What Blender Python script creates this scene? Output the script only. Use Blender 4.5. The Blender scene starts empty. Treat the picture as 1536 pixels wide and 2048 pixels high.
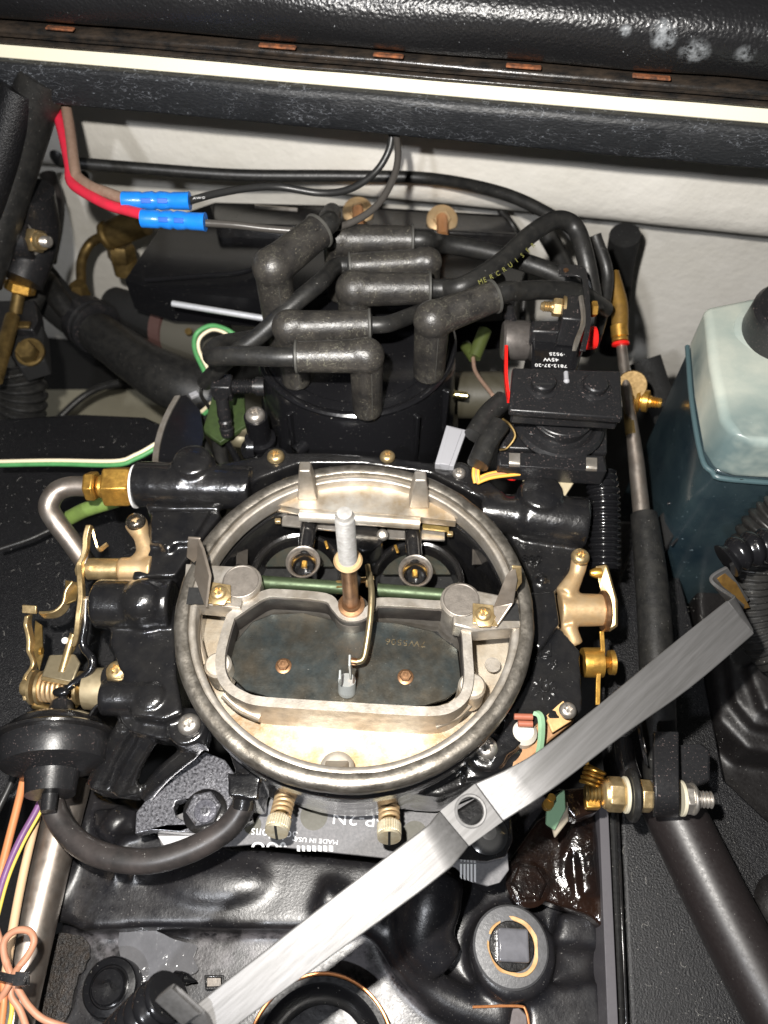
import bpy, bmesh, math, random
from mathutils import Vector, Matrix, noise
from mathutils.geometry import tessellate_polygon
random.seed(7)
sc = bpy.context.scene
COL = sc.collection
V = Vector
# ---------------------------------------------------------------- camera (all lengths below in cm, scaled to metres)
U = 0.01
CAM = V((1.11, -13.18, 25.73)); PITCH = math.radians(34.0); F = 1539.0
FWD = V((0, math.sin(PITCH), -math.cos(PITCH))); UPV = V((0, math.cos(PITCH), math.sin(PITCH)))
cd = bpy.data.cameras.new('camera'); cam = bpy.data.objects.new('camera', cd); COL.objects.link(cam)
cam.location = CAM * U; cam.rotation_euler = (PITCH, 0, 0)
cd.sensor_fit = 'VERTICAL'; cd.sensor_height = 36; cd.lens = 36 * F / 2048
cd.clip_start = 0.005; cd.clip_end = 50
cd.dof.use_dof = True; cd.dof.focus_distance = 0.285; cd.dof.aperture_fstop = 13
sc.camera = cam
# ---------------------------------------------------------------- world and lamps
w = bpy.data.worlds.new('World'); sc.world = w; w.use_nodes = True
w.node_tree.nodes['Background'].inputs[0].default_value = (0.9, 0.95, 1.0, 1)
w.node_tree.nodes['Background'].inputs[1].default_value = 0.035
def lamp(name, loc, tgt, size, power, col):
    ld = bpy.data.lights.new(name, 'AREA'); ld.shape = 'DISK'; ld.size = size * U; ld.energy = power; ld.color = col
    lo = bpy.data.objects.new(name, ld); COL.objects.link(lo); lo.location = V(loc) * U
    lo.rotation_euler = (V(tgt) - V(loc)).to_track_quat('-Z', 'Y').to_euler()
    return lo
lamp('phone_flash', CAM + V((-2.8, 0, 0)) + UPV * 3.8, (0, 4, -3), 0.9, 2.9, (1.0, 0.96, 0.90))
lamp('work_lamp', (-14, -34, 44), (0, 3, -4), 2.5, 1.9, (0.93, 0.95, 1.0))
sc.view_settings.view_transform = 'Standard'; sc.view_settings.look = 'None'
sc.view_settings.exposure = 0; sc.view_settings.gamma = 1
sc.cycles.max_bounces = 6
# ---------------------------------------------------------------- picture pixel -> real point at a known height or distance
def ray(x, y): return FWD + V((1, 0, 0)) * ((x - 768) / F) + UPV * ((1024 - y) / F)
def P(x, y, z=0.0):
    d = ray(x, y); return CAM + d * ((z - CAM.z) / d.z)
def PY(x, y, Y):
    d = ray(x, y); return CAM + d * ((Y - CAM.y) / d.y)
def S(x, y, z):
    return (P(x, y, z) - CAM).dot(FWD) / F
Z = V((0, 0, 1)); X = V((1, 0, 0)); Y = V((0, 1, 0))
# ---------------------------------------------------------------- materials
MATS = {}
def mat(name, c, rough=0.4, metal=0.0, c2=None, amt=0.5, ns=3.0, stretch=None, r2=None, bs=20.0, bump=0.0, speck=0.0, sc_=(0.5, 0.48, 0.44), spk=45.0,
        coat=0.0, trans=0.0, emit=None, kind='noise', ior=1.5, bdist=0.03, rot=0.0, alpha=1.0, crack=0.0, cc=(0.25, 0.22, 0.13), spec=0.5, sss=0.0, spots=None, spc=(0.5, 0.5, 0.5), spn=2.0, spa=0.9):
    m = bpy.data.materials.new(name); m.use_nodes = True; nt = m.node_tree; N = nt.nodes; L = nt.links
    b = N['Principled BSDF']; tc = N.new('ShaderNodeTexCoord'); mp = N.new('ShaderNodeMapping')
    s = 100.0; st = stretch or (1, 1, 1)
    if bs > 12: bs = 8 + bs * 0.14
    spk = min(spk, 13.0)
    mp.vector_type = 'TEXTURE'
    mp.inputs['Scale'].default_value = (1 / (s * st[0]), 1 / (s * st[1]), 1 / (s * st[2])); mp.inputs['Rotation'].default_value = (0, 0, rot)
    L.new(tc.outputs['Object'], mp.inputs['Vector'])
    def nz(scale, det=5.0, rgh=0.6):
        n = N.new('ShaderNodeTexNoise'); n.inputs['Scale'].default_value = scale; n.inputs['Detail'].default_value = det
        n.inputs['Roughness'].default_value = rgh; L.new(mp.outputs[0], n.inputs['Vector']); return n.outputs['Fac']
    def ramp(src, a, b_, lo=0.0, hi=1.0):
        r = N.new('ShaderNodeMapRange'); r.inputs['From Min'].default_value = a; r.inputs['From Max'].default_value = b_
        r.inputs['To Min'].default_value = lo; r.inputs['To Max'].default_value = hi; L.new(src, r.inputs['Value']); return r.outputs[0]
    def mix(f, A, B):
        k = N.new('ShaderNodeMix'); k.data_type = 'RGBA'; L.new(f, k.inputs['Factor'])
        for sock, v in ((k.inputs[6], A), (k.inputs[7], B)):
            if isinstance(v, tuple): sock.default_value = (*v, 1)
            else: L.new(v, sock)
        return k.outputs[2]
    cout = None
    fac = ramp(nz(ns, 6.0, 0.65), 0.36, 0.66)
    if c2 is not None: cout = mix(ramp(fac, 0, 1, 0, amt), c, c2) if amt < 1 else mix(fac, c, c2)
    if crack > 0:
        ab = N.new('ShaderNodeMath'); ab.operation = 'SUBTRACT'; L.new(nz(crack, 3.0, 0.5), ab.inputs[0]); ab.inputs[1].default_value = 0.5
        a2_ = N.new('ShaderNodeMath'); a2_.operation = 'ABSOLUTE'; L.new(ab.outputs[0], a2_.inputs[0])
        cr = ramp(a2_.outputs[0], 0.0, 0.016, 0.8, 0.0)
        gate = N.new('ShaderNodeMath'); gate.operation = 'MULTIPLY'; L.new(cr, gate.inputs[0]); L.new(ramp(nz(0.9), 0.45, 0.6), gate.inputs[1])
        cout = mix(gate.outputs[0], cout if cout is not None else c, cc)
    if speck > 0:
        sp = ramp(nz(spk, 3.0, 0.5), 0.74 - speck * 0.1, 0.79 - speck * 0.1)
        sp2 = N.new('ShaderNodeMath'); sp2.operation = 'MULTIPLY'; L.new(sp, sp2.inputs[0]); L.new(ramp(nz(2.1), 0.4, 0.65, 0.1, 1), sp2.inputs[1])
        cout = mix(sp2.outputs[0], cout if cout is not None else c, sc_)
    if spots:
        prev = None
        for (c_, r_) in spots:
            vm = N.new('ShaderNodeVectorMath'); vm.operation = 'DISTANCE'; L.new(tc.outputs['Object'], vm.inputs[0]); vm.inputs[1].default_value = tuple(V(c_) * U)
            k_ = ramp(vm.outputs['Value'], r_ * U * 0.45, r_ * U, 1.0, 0.0)
            if prev is None: prev = k_
            else:
                mx = N.new('ShaderNodeMath'); mx.operation = 'MAXIMUM'; L.new(prev, mx.inputs[0]); L.new(k_, mx.inputs[1]); prev = mx.outputs[0]
        ml = N.new('ShaderNodeMath'); ml.operation = 'MULTIPLY'; L.new(prev, ml.inputs[0]); L.new(ramp(nz(spn, 5.0, 0.7), 0.40, 0.58), ml.inputs[1])
        m2 = N.new('ShaderNodeMath'); m2.operation = 'MULTIPLY'; L.new(ml.outputs[0], m2.inputs[0]); m2.inputs[1].default_value = spa
        cout = mix(m2.outputs[0], cout if cout is not None else c, spc)
    if cout is None: b.inputs['Base Color'].default_value = (*c, 1)
    else: L.new(cout, b.inputs['Base Color'])
    b.inputs['Metallic'].default_value = metal; b.inputs['IOR'].default_value = ior
    b.inputs['Specular IOR Level'].default_value = spec
    if r2 is None: r2 = min(1, rough * 1.45 + 0.03)
    L.new(ramp(nz(ns * 2.3, 5.0, 0.7), 0.3, 0.72, rough, r2), b.inputs['Roughness'])
    b.inputs['Coat Weight'].default_value = coat; b.inputs['Coat Roughness'].default_value = 0.12
    b.inputs['Transmission Weight'].default_value = trans; b.inputs['Alpha'].default_value = alpha
    if sss > 0:
        b.inputs['Subsurface Weight'].default_value = sss; b.inputs['Subsurface Scale'].default_value = 0.006
        b.inputs['Subsurface Radius'].default_value = (0.8, 1.0, 0.9)
    if emit: b.inputs['Emission Color'].default_value = (*emit, 1); b.inputs['Emission Strength'].default_value = 1
    if bump > 0:
        bp = N.new('ShaderNodeBump'); bp.inputs['Strength'].default_value = bump; bp.inputs['Distance'].default_value = bdist * U
        if kind == 'leather':
            v = N.new('ShaderNodeTexVoronoi'); v.inputs['Scale'].default_value = bs; v.feature = 'SMOOTH_F1'
            L.new(mp.outputs[0], v.inputs['Vector'])
            ad = N.new('ShaderNodeMath'); ad.operation = 'ADD'; L.new(v.outputs['Distance'], ad.inputs[0]); L.new(nz(bs * 0.6), ad.inputs[1])
            L.new(ad.outputs[0], bp.inputs['Height'])
        else: L.new(nz(bs, 4.0, 0.6), bp.inputs['Height'])
        L.new(bp.outputs[0], b.inputs['Normal'])
        if coat > 0: L.new(bp.outputs[0], b.inputs['Coat Normal'])
    MATS[name] = m; return m
BLK = mat('black_gloss_paint', (0.007, 0.007, 0.008), 0.16, coat=1.0, c2=(0.018, 0.016, 0.014), amt=0.6, bs=6, bump=0.3, r2=0.3, speck=0.35, ns=1.2)
CAST = mat('black_cast_iron_paint', (0.007, 0.007, 0.008), 0.17, c2=(0.018, 0.017, 0.016), amt=0.6, bs=9, bump=0.35, r2=0.30, speck=0.25, ns=1.0, coat=1.0)
GREASE = mat('oily_black_casting', (0.005, 0.004, 0.004), 0.08, c2=(0.030, 0.010, 0.003), amt=0.4, ns=0.5, bs=3.5, bump=0.6, bdist=0.06, r2=0.25, coat=0.8)
MANI = mat('black_manifold_enamel', (0.009, 0.009, 0.011), 0.24, c2=(0.02, 0.018, 0.018), amt=0.6, ns=0.8, bs=9, bump=0.12, r2=0.42, speck=0.7, sc_=(0.2, 0.19, 0.18))
MATTE = mat('matte_black_powder_coat', (0.006, 0.006, 0.007), 0.32, bs=12, bump=1.0, bdist=0.04, r2=0.5, speck=0.45, spk=30, sc_=(0.3, 0.29, 0.28))
DEEP = mat('dark_bilge_paint', (0.006, 0.006, 0.006), 0.7, speck=0.3)
RUB = mat('black_rubber', (0.010, 0.010, 0.010), 0.34, c2=(0.024, 0.023, 0.021), amt=0.8, ns=2.0, bs=30, bump=0.15, speck=0.4)
BOOT = mat('crackled_grey_rubber', (0.016, 0.015, 0.0145), 0.24, c2=(0.042, 0.038, 0.033), amt=0.95, ns=1.0, bs=24, bump=0.45, crack=3.5, cc=(0.15, 0.145, 0.11), r2=0.55, speck=0.9, sc_=(0.22, 0.2, 0.15))
PLAS = mat('black_plastic', (0.007, 0.007, 0.008), 0.14, bs=3, bump=0.05, speck=0.3, r2=0.24)
PLASM = mat('satin_black_plastic', (0.012, 0.012, 0.013), 0.28, bs=60, bump=0.12, speck=1.0, sc_=(0.2, 0.15, 0.14))
ALU = mat('cast_aluminium', (0.44, 0.41, 0.37), 0.36, 0.75, c2=(0.27, 0.235, 0.19), amt=0.9, ns=1.0, bs=26, bump=0.18)
ALUD = mat('weathered_aluminium_rim', (0.30, 0.275, 0.24), 0.32, 0.85, c2=(0.11, 0.098, 0.08), amt=0.9, ns=2.0, stretch=(1, 1, 3), bs=9, bump=0.3, r2=0.5)
ALUF = mat('fuel_stained_aluminium', (0.72, 0.68, 0.61), 0.34, 0.75, c2=(0.36, 0.24, 0.11), amt=0.8, ns=0.55, bs=30, bump=0.14)
ALUK = mat('dark_stained_aluminium', (0.10, 0.09, 0.08), 0.35, 0.6, c2=(0.22, 0.19, 0.16), amt=0.6, ns=1.5, bs=20, bump=0.2)
ZINC = mat('gold_zinc_plate', (0.66, 0.50, 0.27), 0.3, 0.85, c2=(0.36, 0.25, 0.11), amt=0.8, ns=1.8, bs=30, bump=0.08)
TAN = mat('bare_tan_casting', (0.55, 0.40, 0.23), 0.38, 0.6, c2=(0.5, 0.32, 0.15), amt=0.7, ns=2.0, bs=20, bump=0.15)
BRASS = mat('brass', (0.72, 0.42, 0.09), 0.3, 0.85, c2=(0.42, 0.22, 0.05), amt=0.8, ns=2.4, bs=22, bump=0.15)
OLDBR = mat('dull_brass', (0.25, 0.17, 0.06), 0.4, 0.8, c2=(0.09, 0.06, 0.025), amt=0.9, ns=1.2)
STEEL = mat('steel', (0.55, 0.52, 0.48), 0.3, 0.85, c2=(0.30, 0.26, 0.22), amt=0.6, ns=2.0, bs=30, bump=0.06)
TUBE = mat('satin_steel_tube', (0.40, 0.36, 0.32), 0.33, 0.9, c2=(0.26, 0.2, 0.16), amt=0.7, ns=0.8)
RUSTY = mat('heat_browned_steel', (0.34, 0.19, 0.10), 0.33, 0.85, c2=(0.16, 0.08, 0.04), amt=0.8, ns=2.0)
STRAP = mat('brushed_aluminium_strap', (0.165, 0.162, 0.162), 0.46, 0.6, c2=(0.10, 0.098, 0.095), amt=0.7, ns=1.3, stretch=(0.12, 5, 5), rot=0.70, bs=3, bump=0.2, bdist=0.02, r2=0.55)
CHOKE = mat('blued_steel_plate', (0.075, 0.088, 0.088), 0.26, 0.85, c2=(0.11, 0.097, 0.075), amt=1.0, ns=0.75, bs=30, bump=0.1, speck=0.35)
SLATE = mat('dark_slate_plate', (0.035, 0.042, 0.036), 0.35, 0.5, c2=(0.06, 0.05, 0.035), amt=0.8)
GRNS = mat('green_stained_shaft', (0.06, 0.085, 0.045), 0.4, 0.6, c2=(0.05, 0.07, 0.035), amt=0.9, ns=1.6)
GOLDP = mat('amber_plate', (0.42, 0.30, 0.10), 0.35, 0.7, c2=(0.2, 0.14, 0.05), amt=0.8)
WALL = mat('white_gelcoat_wall', (0.82, 0.79, 0.73), 0.5, c2=(0.68, 0.65, 0.58), amt=0.8, ns=0.12, bs=1.4, bump=0.3, bdist=0.25, speck=0.02)
CREAM = mat('cream_gelcoat_strip', (0.90, 0.84, 0.66), 0.25)
VINYL = mat('black_vinyl_grain', (0.016, 0.016, 0.017), 0.34, kind='leather', bs=8, bump=0.8, bdist=0.05, speck=0.45, spk=8, sc_=(0.35, 0.36, 0.38))
VINYL2 = mat('worn_vinyl_welt', (0.010, 0.010, 0.010), 0.2, c2=(0.07, 0.05, 0.035), amt=0.5, ns=2.5, stretch=(0.4, 1, 1), bs=5, bump=0.6, r2=0.36)
BEAM = mat('creased_black_vinyl', (0.011, 0.012, 0.014), 0.42, stretch=(0.55, 1, 1.5), kind='leather', bs=9, bump=0.5, bdist=0.03, crack=3.2, cc=(0.16, 0.17, 0.19), speck=0.6, spk=7, sc_=(0.25, 0.27, 0.3))
ORANGE = mat('orange_foam', (0.30, 0.10, 0.035), 0.7, c2=(0.05, 0.025, 0.015), ns=3, amt=1.0, bs=6, bump=0.5)
BLUE = mat('blue_nylon', (0.01, 0.20, 0.72), 0.25, c2=(0.01, 0.13, 0.5), ns=2.0, coat=0.5, bs=4, bump=0.35)
BLUED = mat('blue_nylon_dent', (0.006, 0.09, 0.42), 0.3)
REDW = mat('red_wire_insulation', (0.62, 0.02, 0.05), 0.38, c2=(0.36, 0.03, 0.04), ns=1.5, bs=5, bump=0.2)
BRNW = mat('brown_wire_insulation', (0.22, 0.14, 0.10), 0.4, c2=(0.32, 0.22, 0.17), ns=4)
BLKW = mat('black_wire_insulation', (0.02, 0.02, 0.02), 0.3)
GRNW = mat('green_wire_insulation', (0.09, 0.32, 0.11), 0.38, c2=(0.05, 0.17, 0.06), ns=1.5)
CRMW = mat('cream_wire_stripe', (0.8, 0.7, 0.5), 0.4)
ORGW = mat('orange_wire_insulation', (0.62, 0.22, 0.08), 0.4, c2=(0.45, 0.2, 0.1))
PURW = mat('purple_wire_insulation', (0.19, 0.08, 0.21), 0.38, c2=(0.10, 0.05, 0.11), ns=1.5)
YELW = mat('yellow_wire_insulation', (0.62, 0.50, 0.08), 0.4)
PNKW = mat('copper_pink_wire_insulation', (0.52, 0.25, 0.15), 0.4, c2=(0.34, 0.16, 0.10), ns=1.2, bs=5, bump=0.15)
BRED = mat('brick_red_plastic', (0.30, 0.10, 0.06), 0.3)
PALEG = mat('pale_green_lever', (0.25, 0.42, 0.26), 0.35)
REDP = mat('red_plastic', (0.7, 0.015, 0.012), 0.25)
GREYP = mat('grey_plastic', (0.30, 0.30, 0.32), 0.45)
WHTP = mat('white_ink', (0.80, 0.80, 0.80), 0.5)
INKG = mat('worn_yellow_ink', (0.16, 0.155, 0.04), 0.5)
GASK = mat('grey_gasket_board', (0.12, 0.12, 0.125), 0.5, c2=(0.17, 0.165, 0.17), amt=1, ns=9, bs=30, bump=0.3)
GASKD = mat('oil_spot', (0.05, 0.047, 0.03), 0.35, c2=(0.09, 0.085, 0.07), ns=7)
BOTT = mat('milky_polyethylene', (0.50, 0.52, 0.45), 0.3, c2=(0.27, 0.33, 0.31), amt=0.9, ns=0.22, sss=0.0, speck=0.25, spk=6, sc_=(0.7, 0.78, 0.76), coat=0.2)
BOTL = mat('coolant_filled_polyethylene', (0.010, 0.019, 0.026), 0.18, c2=(0.045, 0.068, 0.072), ns=0.25, speck=0.3, spk=6, sc_=(0.35, 0.45, 0.5), coat=0.3)
COPR = mat('copper_orange_rim', (0.62, 0.26, 0.10), 0.3, 0.6)
RUSTP = mat('rusty_yellow_sealant', (0.62, 0.40, 0.18), 0.5, c2=(0.35, 0.15, 0.05), ns=3)
WATER = mat('grey_water_film', (0.15, 0.15, 0.16), 0.05, coat=1.0, bs=0.9, bump=0.6, bdist=0.2, c2=(0.07, 0.07, 0.075), ns=0.8, r2=0.12)
MUD = mat('grey_silt', (0.085, 0.08, 0.085), 0.42, c2=(0.025, 0.022, 0.022), amt=1.0, ns=1.2, bs=10, bump=0.6)
HOSEB = mat('brown_grey_hose', (0.045, 0.038, 0.036), 0.32, c2=(0.010, 0.010, 0.010), amt=1.0, ns=0.55, speck=0.4)
PADM = mat('speckled_black_pad', (0.03, 0.03, 0.034), 0.2, c2=(0.32, 0.32, 0.35), amt=0.9, ns=10, bs=9, bump=0.5, r2=0.3, metal=0.5, coat=0.8)
AMBER = mat('amber_varnish_residue', (0.28, 0.16, 0.04), 0.4, 0.4, c2=(0.1, 0.05, 0.02), ns=3)
CLEAR = mat('smoked_plastic_tip', (0.3, 0.26, 0.2), 0.2)
# ---------------------------------------------------------------- mesh kit
def crom(pts, n):
    if n <= 1 or len(pts) < 3: return [V(p) for p in pts]
    q = [V(p) for p in pts]; q = [q[0] * 2 - q[1]] + q + [q[-1] * 2 - q[-2]]; out = []
    for i in range(1, len(q) - 2):
        a, b, c, d = q[i - 1:i + 3]
        for k in range(n):
            t = k / n
            out.append(0.5 * ((2 * b) + (c - a) * t + (2 * a - 5 * b + 4 * c - d) * t * t + (3 * b - a - 3 * c + d) * t ** 3))
    out.append(q[-2]); return out
def frame(ax):
    a = V(ax).normalized(); r = Z if abs(a.z) < 0.9 else Y
    u = r.cross(a).normalized(); return u, a.cross(u), a
class M:
    def __init__(s): s.v = []; s.f = []
    def add(s, vs, fs):
        o = len(s.v); s.v += [V(p) for p in vs]; s.f += [tuple(i + o for i in f) for f in fs]; return s
    def rings(s, rings, caps=True, closed=False):
        n = len(rings[0]); vs = [p for r in rings for p in r]; fs = []
        m_ = len(rings)
        for i in range(m_ if closed else m_ - 1):
            for j in range(n):
                a = i * n; b = ((i + 1) % m_) * n
                fs.append((a + j, a + (j + 1) % n, b + (j + 1) % n, b + j))
        if caps and not closed: fs += [tuple(range(n))[::-1], tuple(range((m_ - 1) * n, m_ * n))]
        return s.add(vs, fs)
    def tube(s, pts, r, seg=14, n=6, caps=True, flat=None):
        q = crom(pts, n); k = len(q)
        if isinstance(r, (int, float)): R_ = [r] * k
        else: R_ = [r[min(len(r) - 1, int(i / (k - 1) * (len(r) - 1)))] * (1 - (i / (k - 1) * (len(r) - 1)) % 1) + r[min(len(r) - 1, int(i / (k - 1) * (len(r) - 1)) + 1)] * ((i / (k - 1) * (len(r) - 1)) % 1) for i in range(k)]
        rg = []; u = None
        for i in range(k):
            t = (q[min(i + 1, k - 1)] - q[max(i - 1, 0)]).normalized()
            u = frame(t)[0] if u is None else (u - t * u.dot(t)).normalized()
            w_ = t.cross(u)
            rg.append([q[i] + (u * math.cos(2 * math.pi * j / seg) + w_ * math.sin(2 * math.pi * j / seg)) * R_[i] for j in range(seg)])
        return s.rings(rg, caps)
    def lathe(s, o, ax, prof, seg=32, star=None, rot=0.0, ring=False):
        u, v, a = frame(ax); rg = []
        for k, (r, h) in enumerate(prof):
            rg.append([V(o) + a * h + (u * math.cos(2 * math.pi * j / seg + rot) + v * math.sin(2 * math.pi * j / seg + rot)) * max(r, 1e-4) * (star[k](j) if star and star[k] else 1) for j in range(seg)])
        return s.rings(rg + [rg[0]], caps=False) if ring else s.rings(rg)
    def cyl(s, o, ax, r, h, seg=24, bev=0.0, rot=0.0):
        b = min(bev, r * 0.5, h * 0.5)
        pr = [(r - b, 0), (r, b), (r, h - b), (r - b, h)] if b > 0 else [(r, 0), (r, h)]
        return s.lathe(o, ax, pr, seg, rot=rot)
    def hexa(s, o, ax, r, h, rot=0.0):
        return s.lathe(o, ax, [(r * 0.9, 0), (r, h * 0.12), (r, h * 0.85), (r * 0.88, h)], 6, rot=rot)
    def ball(s, c, r, sc3=(1, 1, 1), seg=20):
        rg = []
        for i in range(1, seg // 2):
            th = math.pi * i / (seg // 2)
            rg.append([V(c) + V((math.sin(th) * math.cos(2 * math.pi * j / seg) * sc3[0], math.sin(th) * math.sin(2 * math.pi * j / seg) * sc3[1], math.cos(th) * sc3[2])) * r for j in range(seg)])
        return s.rings(rg)
    def ext(s, loops, vec):
        """closed prism between 3-D polygon loops (outer, holes...) and the same moved by vec"""
        loops = [[V(p) for p in l] for l in loops]; tr = tessellate_polygon(loops)
        flat = [p for l in loops for p in l]; n = len(flat); vec = V(vec); fs = []
        for t in tr: fs += [tuple(t), tuple(i + n for i in t[::-1])]
        o = 0
        for l in loops:
            for i in range(len(l)):
                a = o + i; b = o + (i + 1) % len(l); fs.append((a, a + n, b + n, b))
            o += len(l)
        return s.add(flat + [p + vec for p in flat], fs)
    def prism(s, loops, z, h):
        if not isinstance(loops[0], list): loops = [loops]
        return s.ext([[P(x, y, z) for x, y in l] for l in loops], (0, 0, -h))
    def box(s, c, size, R_=None):
        R_ = R_ or Matrix.Identity(3); h = V(size) / 2; vs = []
        for i in (-1, 1):
            for j in (-1, 1):
                for k in (-1, 1): vs.append(V(c) + R_ @ V((i * h.x, j * h.y, k * h.z)))
        return s.add(vs, [(0, 1, 3, 2), (4, 6, 7, 5), (0, 4, 5, 1), (2, 3, 7, 6), (0, 2, 6, 4), (1, 5, 7, 3)])
    def ribbon(s, A, B, th, n=6, closed=False):
        a = crom(A, n); b = crom(B, n); rg = []
        for i in range(len(a)):
            t = (a[min(i + 1, len(a) - 1)] - a[max(i - 1, 0)]).normalized(); nn = t.cross((b[i] - a[i]).normalized()).normalized()
            rg.append([a[i], b[i], b[i] + nn * th, a[i] + nn * th])
        return s.rings(rg)
    def spring(s, A, B, R_, r, turns, seg=8):
        A = V(A); B = V(B); u, v, a = frame(B - A); n = int(turns * 14); L_ = (B - A).length
        pts = [A + a * L_ * i / n + (u * math.cos(2 * math.pi * turns * i / n) + v * math.sin(2 * math.pi * turns * i / n)) * R_ for i in range(n + 1)]
        return s.tube(pts, r, seg, 1)
    def corr(s, pts, r, pitch, depth, seg=24, n=30):
        q = crom(pts, n); L_ = 0; out = []; rr = []; last = q[0]
        # resample evenly
        tot = sum((q[i + 1] - q[i]).length for i in range(len(q) - 1)); st = pitch / 8; k = max(8, int(tot / st)); res = [q[0]]; acc = 0; i = 0; tgt = tot / k
        cum = [0]
        for i in range(len(q) - 1): cum.append(cum[-1] + (q[i + 1] - q[i]).length)
        j = 0
        for m_ in range(1, k + 1):
            d = tot * m_ / k
            while j < len(cum) - 2 and cum[j + 1] < d: j += 1
            f_ = (d - cum[j]) / max(1e-9, cum[j + 1] - cum[j]); res.append(q[j].lerp(q[j + 1], f_))
        R_ = [r - depth * (0.5 - 0.5 * math.cos(2 * math.pi * (tot * i / k) / pitch)) ** 1.5 for i in range(len(res))]
        rg = []; u = None
        for i in range(len(res)):
            t = (res[min(i + 1, k)] - res[max(i - 1, 0)]).normalized()
            u = frame(t)[0] if u is None else (u - t * u.dot(t)).normalized(); w_ = t.cross(u)
            rg.append([res[i] + (u * math.cos(2 * math.pi * a / seg) + w_ * math.sin(2 * math.pi * a / seg)) * R_[i] for a in range(seg)])
        return s.rings(rg)
    def rough(s, amp, scale):
        s.v = [p + noise.noise_vector(p * scale) * amp for p in s.v]; return s
    def obj(s, name, m, parent=None, bevel=0.0, seg=2, remesh=0.0, smooth=0, sub=0, ang=35, bang=30, origin=None, disp=None):
        base = WORLD[parent.name] if parent is not None else (V(origin) if origin is not None else None)
        if base is None:
            lo = V((min(p.x for p in s.v), min(p.y for p in s.v), min(p.z for p in s.v))); hi = V((max(p.x for p in s.v), max(p.y for p in s.v), 0))
            base = V(((lo.x + hi.x) / 2, (lo.y + hi.y) / 2, lo.z))
        me = bpy.data.meshes.new(name); me.from_pydata([(p - base) * U for p in s.v], [], s.f)
        b = bmesh.new(); b.from_mesh(me); bmesh.ops.recalc_face_normals(b, faces=b.faces); b.to_mesh(me); b.free()
        me.materials.append(m)
        for p in me.polygons: p.use_smooth = True
        me.set_sharp_from_angle(angle=math.radians(ang))
        o = bpy.data.objects.new(name, me); COL.objects.link(o)
        if parent is not None: o.parent = parent; WORLD[o.name] = base
        else: o.location = base * U; WORLD[o.name] = base
        if sub:
            k = o.modifiers.new('sub', 'SUBSURF'); k.levels = k.render_levels = sub
        if bevel:
            k = o.modifiers.new('bevel', 'BEVEL'); k.width = bevel * U; k.segments = seg; k.limit_method = 'ANGLE'; k.angle_limit = math.radians(bang); k.harden_normals = False
        if remesh:
            k = o.modifiers.new('remesh', 'REMESH'); k.mode = 'VOXEL'; k.voxel_size = remesh * U; k.use_smooth_shade = True
            if smooth:
                k = o.modifiers.new('smooth', 'SMOOTH'); k.iterations = smooth; k.factor = 0.5
            if disp:
                tx = bpy.data.textures.new(name + '_lumps', 'CLOUDS'); tx.noise_scale = disp[1] * U
                k = o.modifiers.new('lumps', 'DISPLACE'); k.texture = tx; k.strength = disp[0] * U; k.mid_level = 0.5
        return o
WORLD = {}
def thing(name, label, cat, loc=(0, 0, 0), group=None):
    o = bpy.data.objects.new(name, None); COL.objects.link(o); o.empty_display_size = 0.01
    o.location = V(loc) * U; WORLD[o.name] = V(loc); o['label'] = label; o['category'] = cat
    if group: o['group'] = group
    return o
def tag(o, label, cat=None, group=None, kind=None):
    if label: o['label'] = label
    if cat: o['category'] = cat
    if group: o['group'] = group
    if kind: o['kind'] = kind
    return o
def put(name, mesh, m_world, parent, m_override=None):
    """a piece that shares mesh data, placed by a 4x4 matrix given in cm world space"""
    o = bpy.data.objects.new(name, mesh); COL.objects.link(o); base = WORLD[parent.name] if parent else V((0, 0, 0))
    M4 = m_world.copy(); M4.translation = (M4.translation - base) * U
    o.parent = parent; o.matrix_local = M4; WORLD[o.name] = V(m_world.translation)
    return o
def axm(loc, ax, scale=1.0, spin=0.0):
    u, v, a = frame(ax); R_ = Matrix((u, v, a)).transposed().to_4x4() @ Matrix.Rotation(spin, 4, 'Z')
    R_ = R_ @ Matrix.Diagonal((scale, scale, scale, 1)); R_.translation = V(loc); return R_
def shared(builder, m, ang=35, name='screw_head'):
    s = M(); builder(s); me = bpy.data.meshes.new(name); me.from_pydata([p * U for p in s.v], [], s.f)
    b = bmesh.new(); b.from_mesh(me); bmesh.ops.recalc_face_normals(b, faces=b.faces); b.to_mesh(me); b.free()
    for p in me.polygons: p.use_smooth = True
    me.set_sharp_from_angle(angle=math.radians(ang)); me.materials.append(m); return me
# unit-radius (1 cm) torx pan-head screw, z up, base at 0
def torx(s):
    st = lambda j: 0.78 + 0.22 * math.cos(6 * 2 * math.pi * j / 48)
    s.lathe((0, 0, 0), Z, [(1.0, 0), (1.03, 0.12), (0.98, 0.35), (0.84, 0.58), (0.62, 0.72), (0.56, 0.74), (0.50, 0.45), (0.46, 0.30), (0.12, 0.28)], 48,
            star=[None, None, None, None, None, st, st, st, None])
def hexw(s):
    s.lathe((0, 0, 0), Z, [(1.35, 0), (1.35, 0.1), (1.2, 0.18)], 32); s.hexa((0, 0, 0.18), Z, 1.0, 0.6); s.lathe((0, 0, 0.7), Z, [(0.62, 0), (0.6, 0.1), (0.3, 0.12), (0.26, 0.05)], 24)
TORX = {'gold': shared(torx, ZINC), 'steel': shared(torx, STEEL), 'dark': shared(torx, mat('oily_steel', (0.2, 0.18, 0.15), 0.2, 0.9, c2=(0.05, 0.04, 0.03), ns=3))}
HEXN = {'gold': shared(hexw, ZINC, name='hex_nut'), 'brass': shared(hexw, BRASS, name='hex_nut'), 'copper': shared(hexw, RUSTY, name='hex_nut'), 'black': shared(hexw, PADM, name='hex_nut')}
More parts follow.
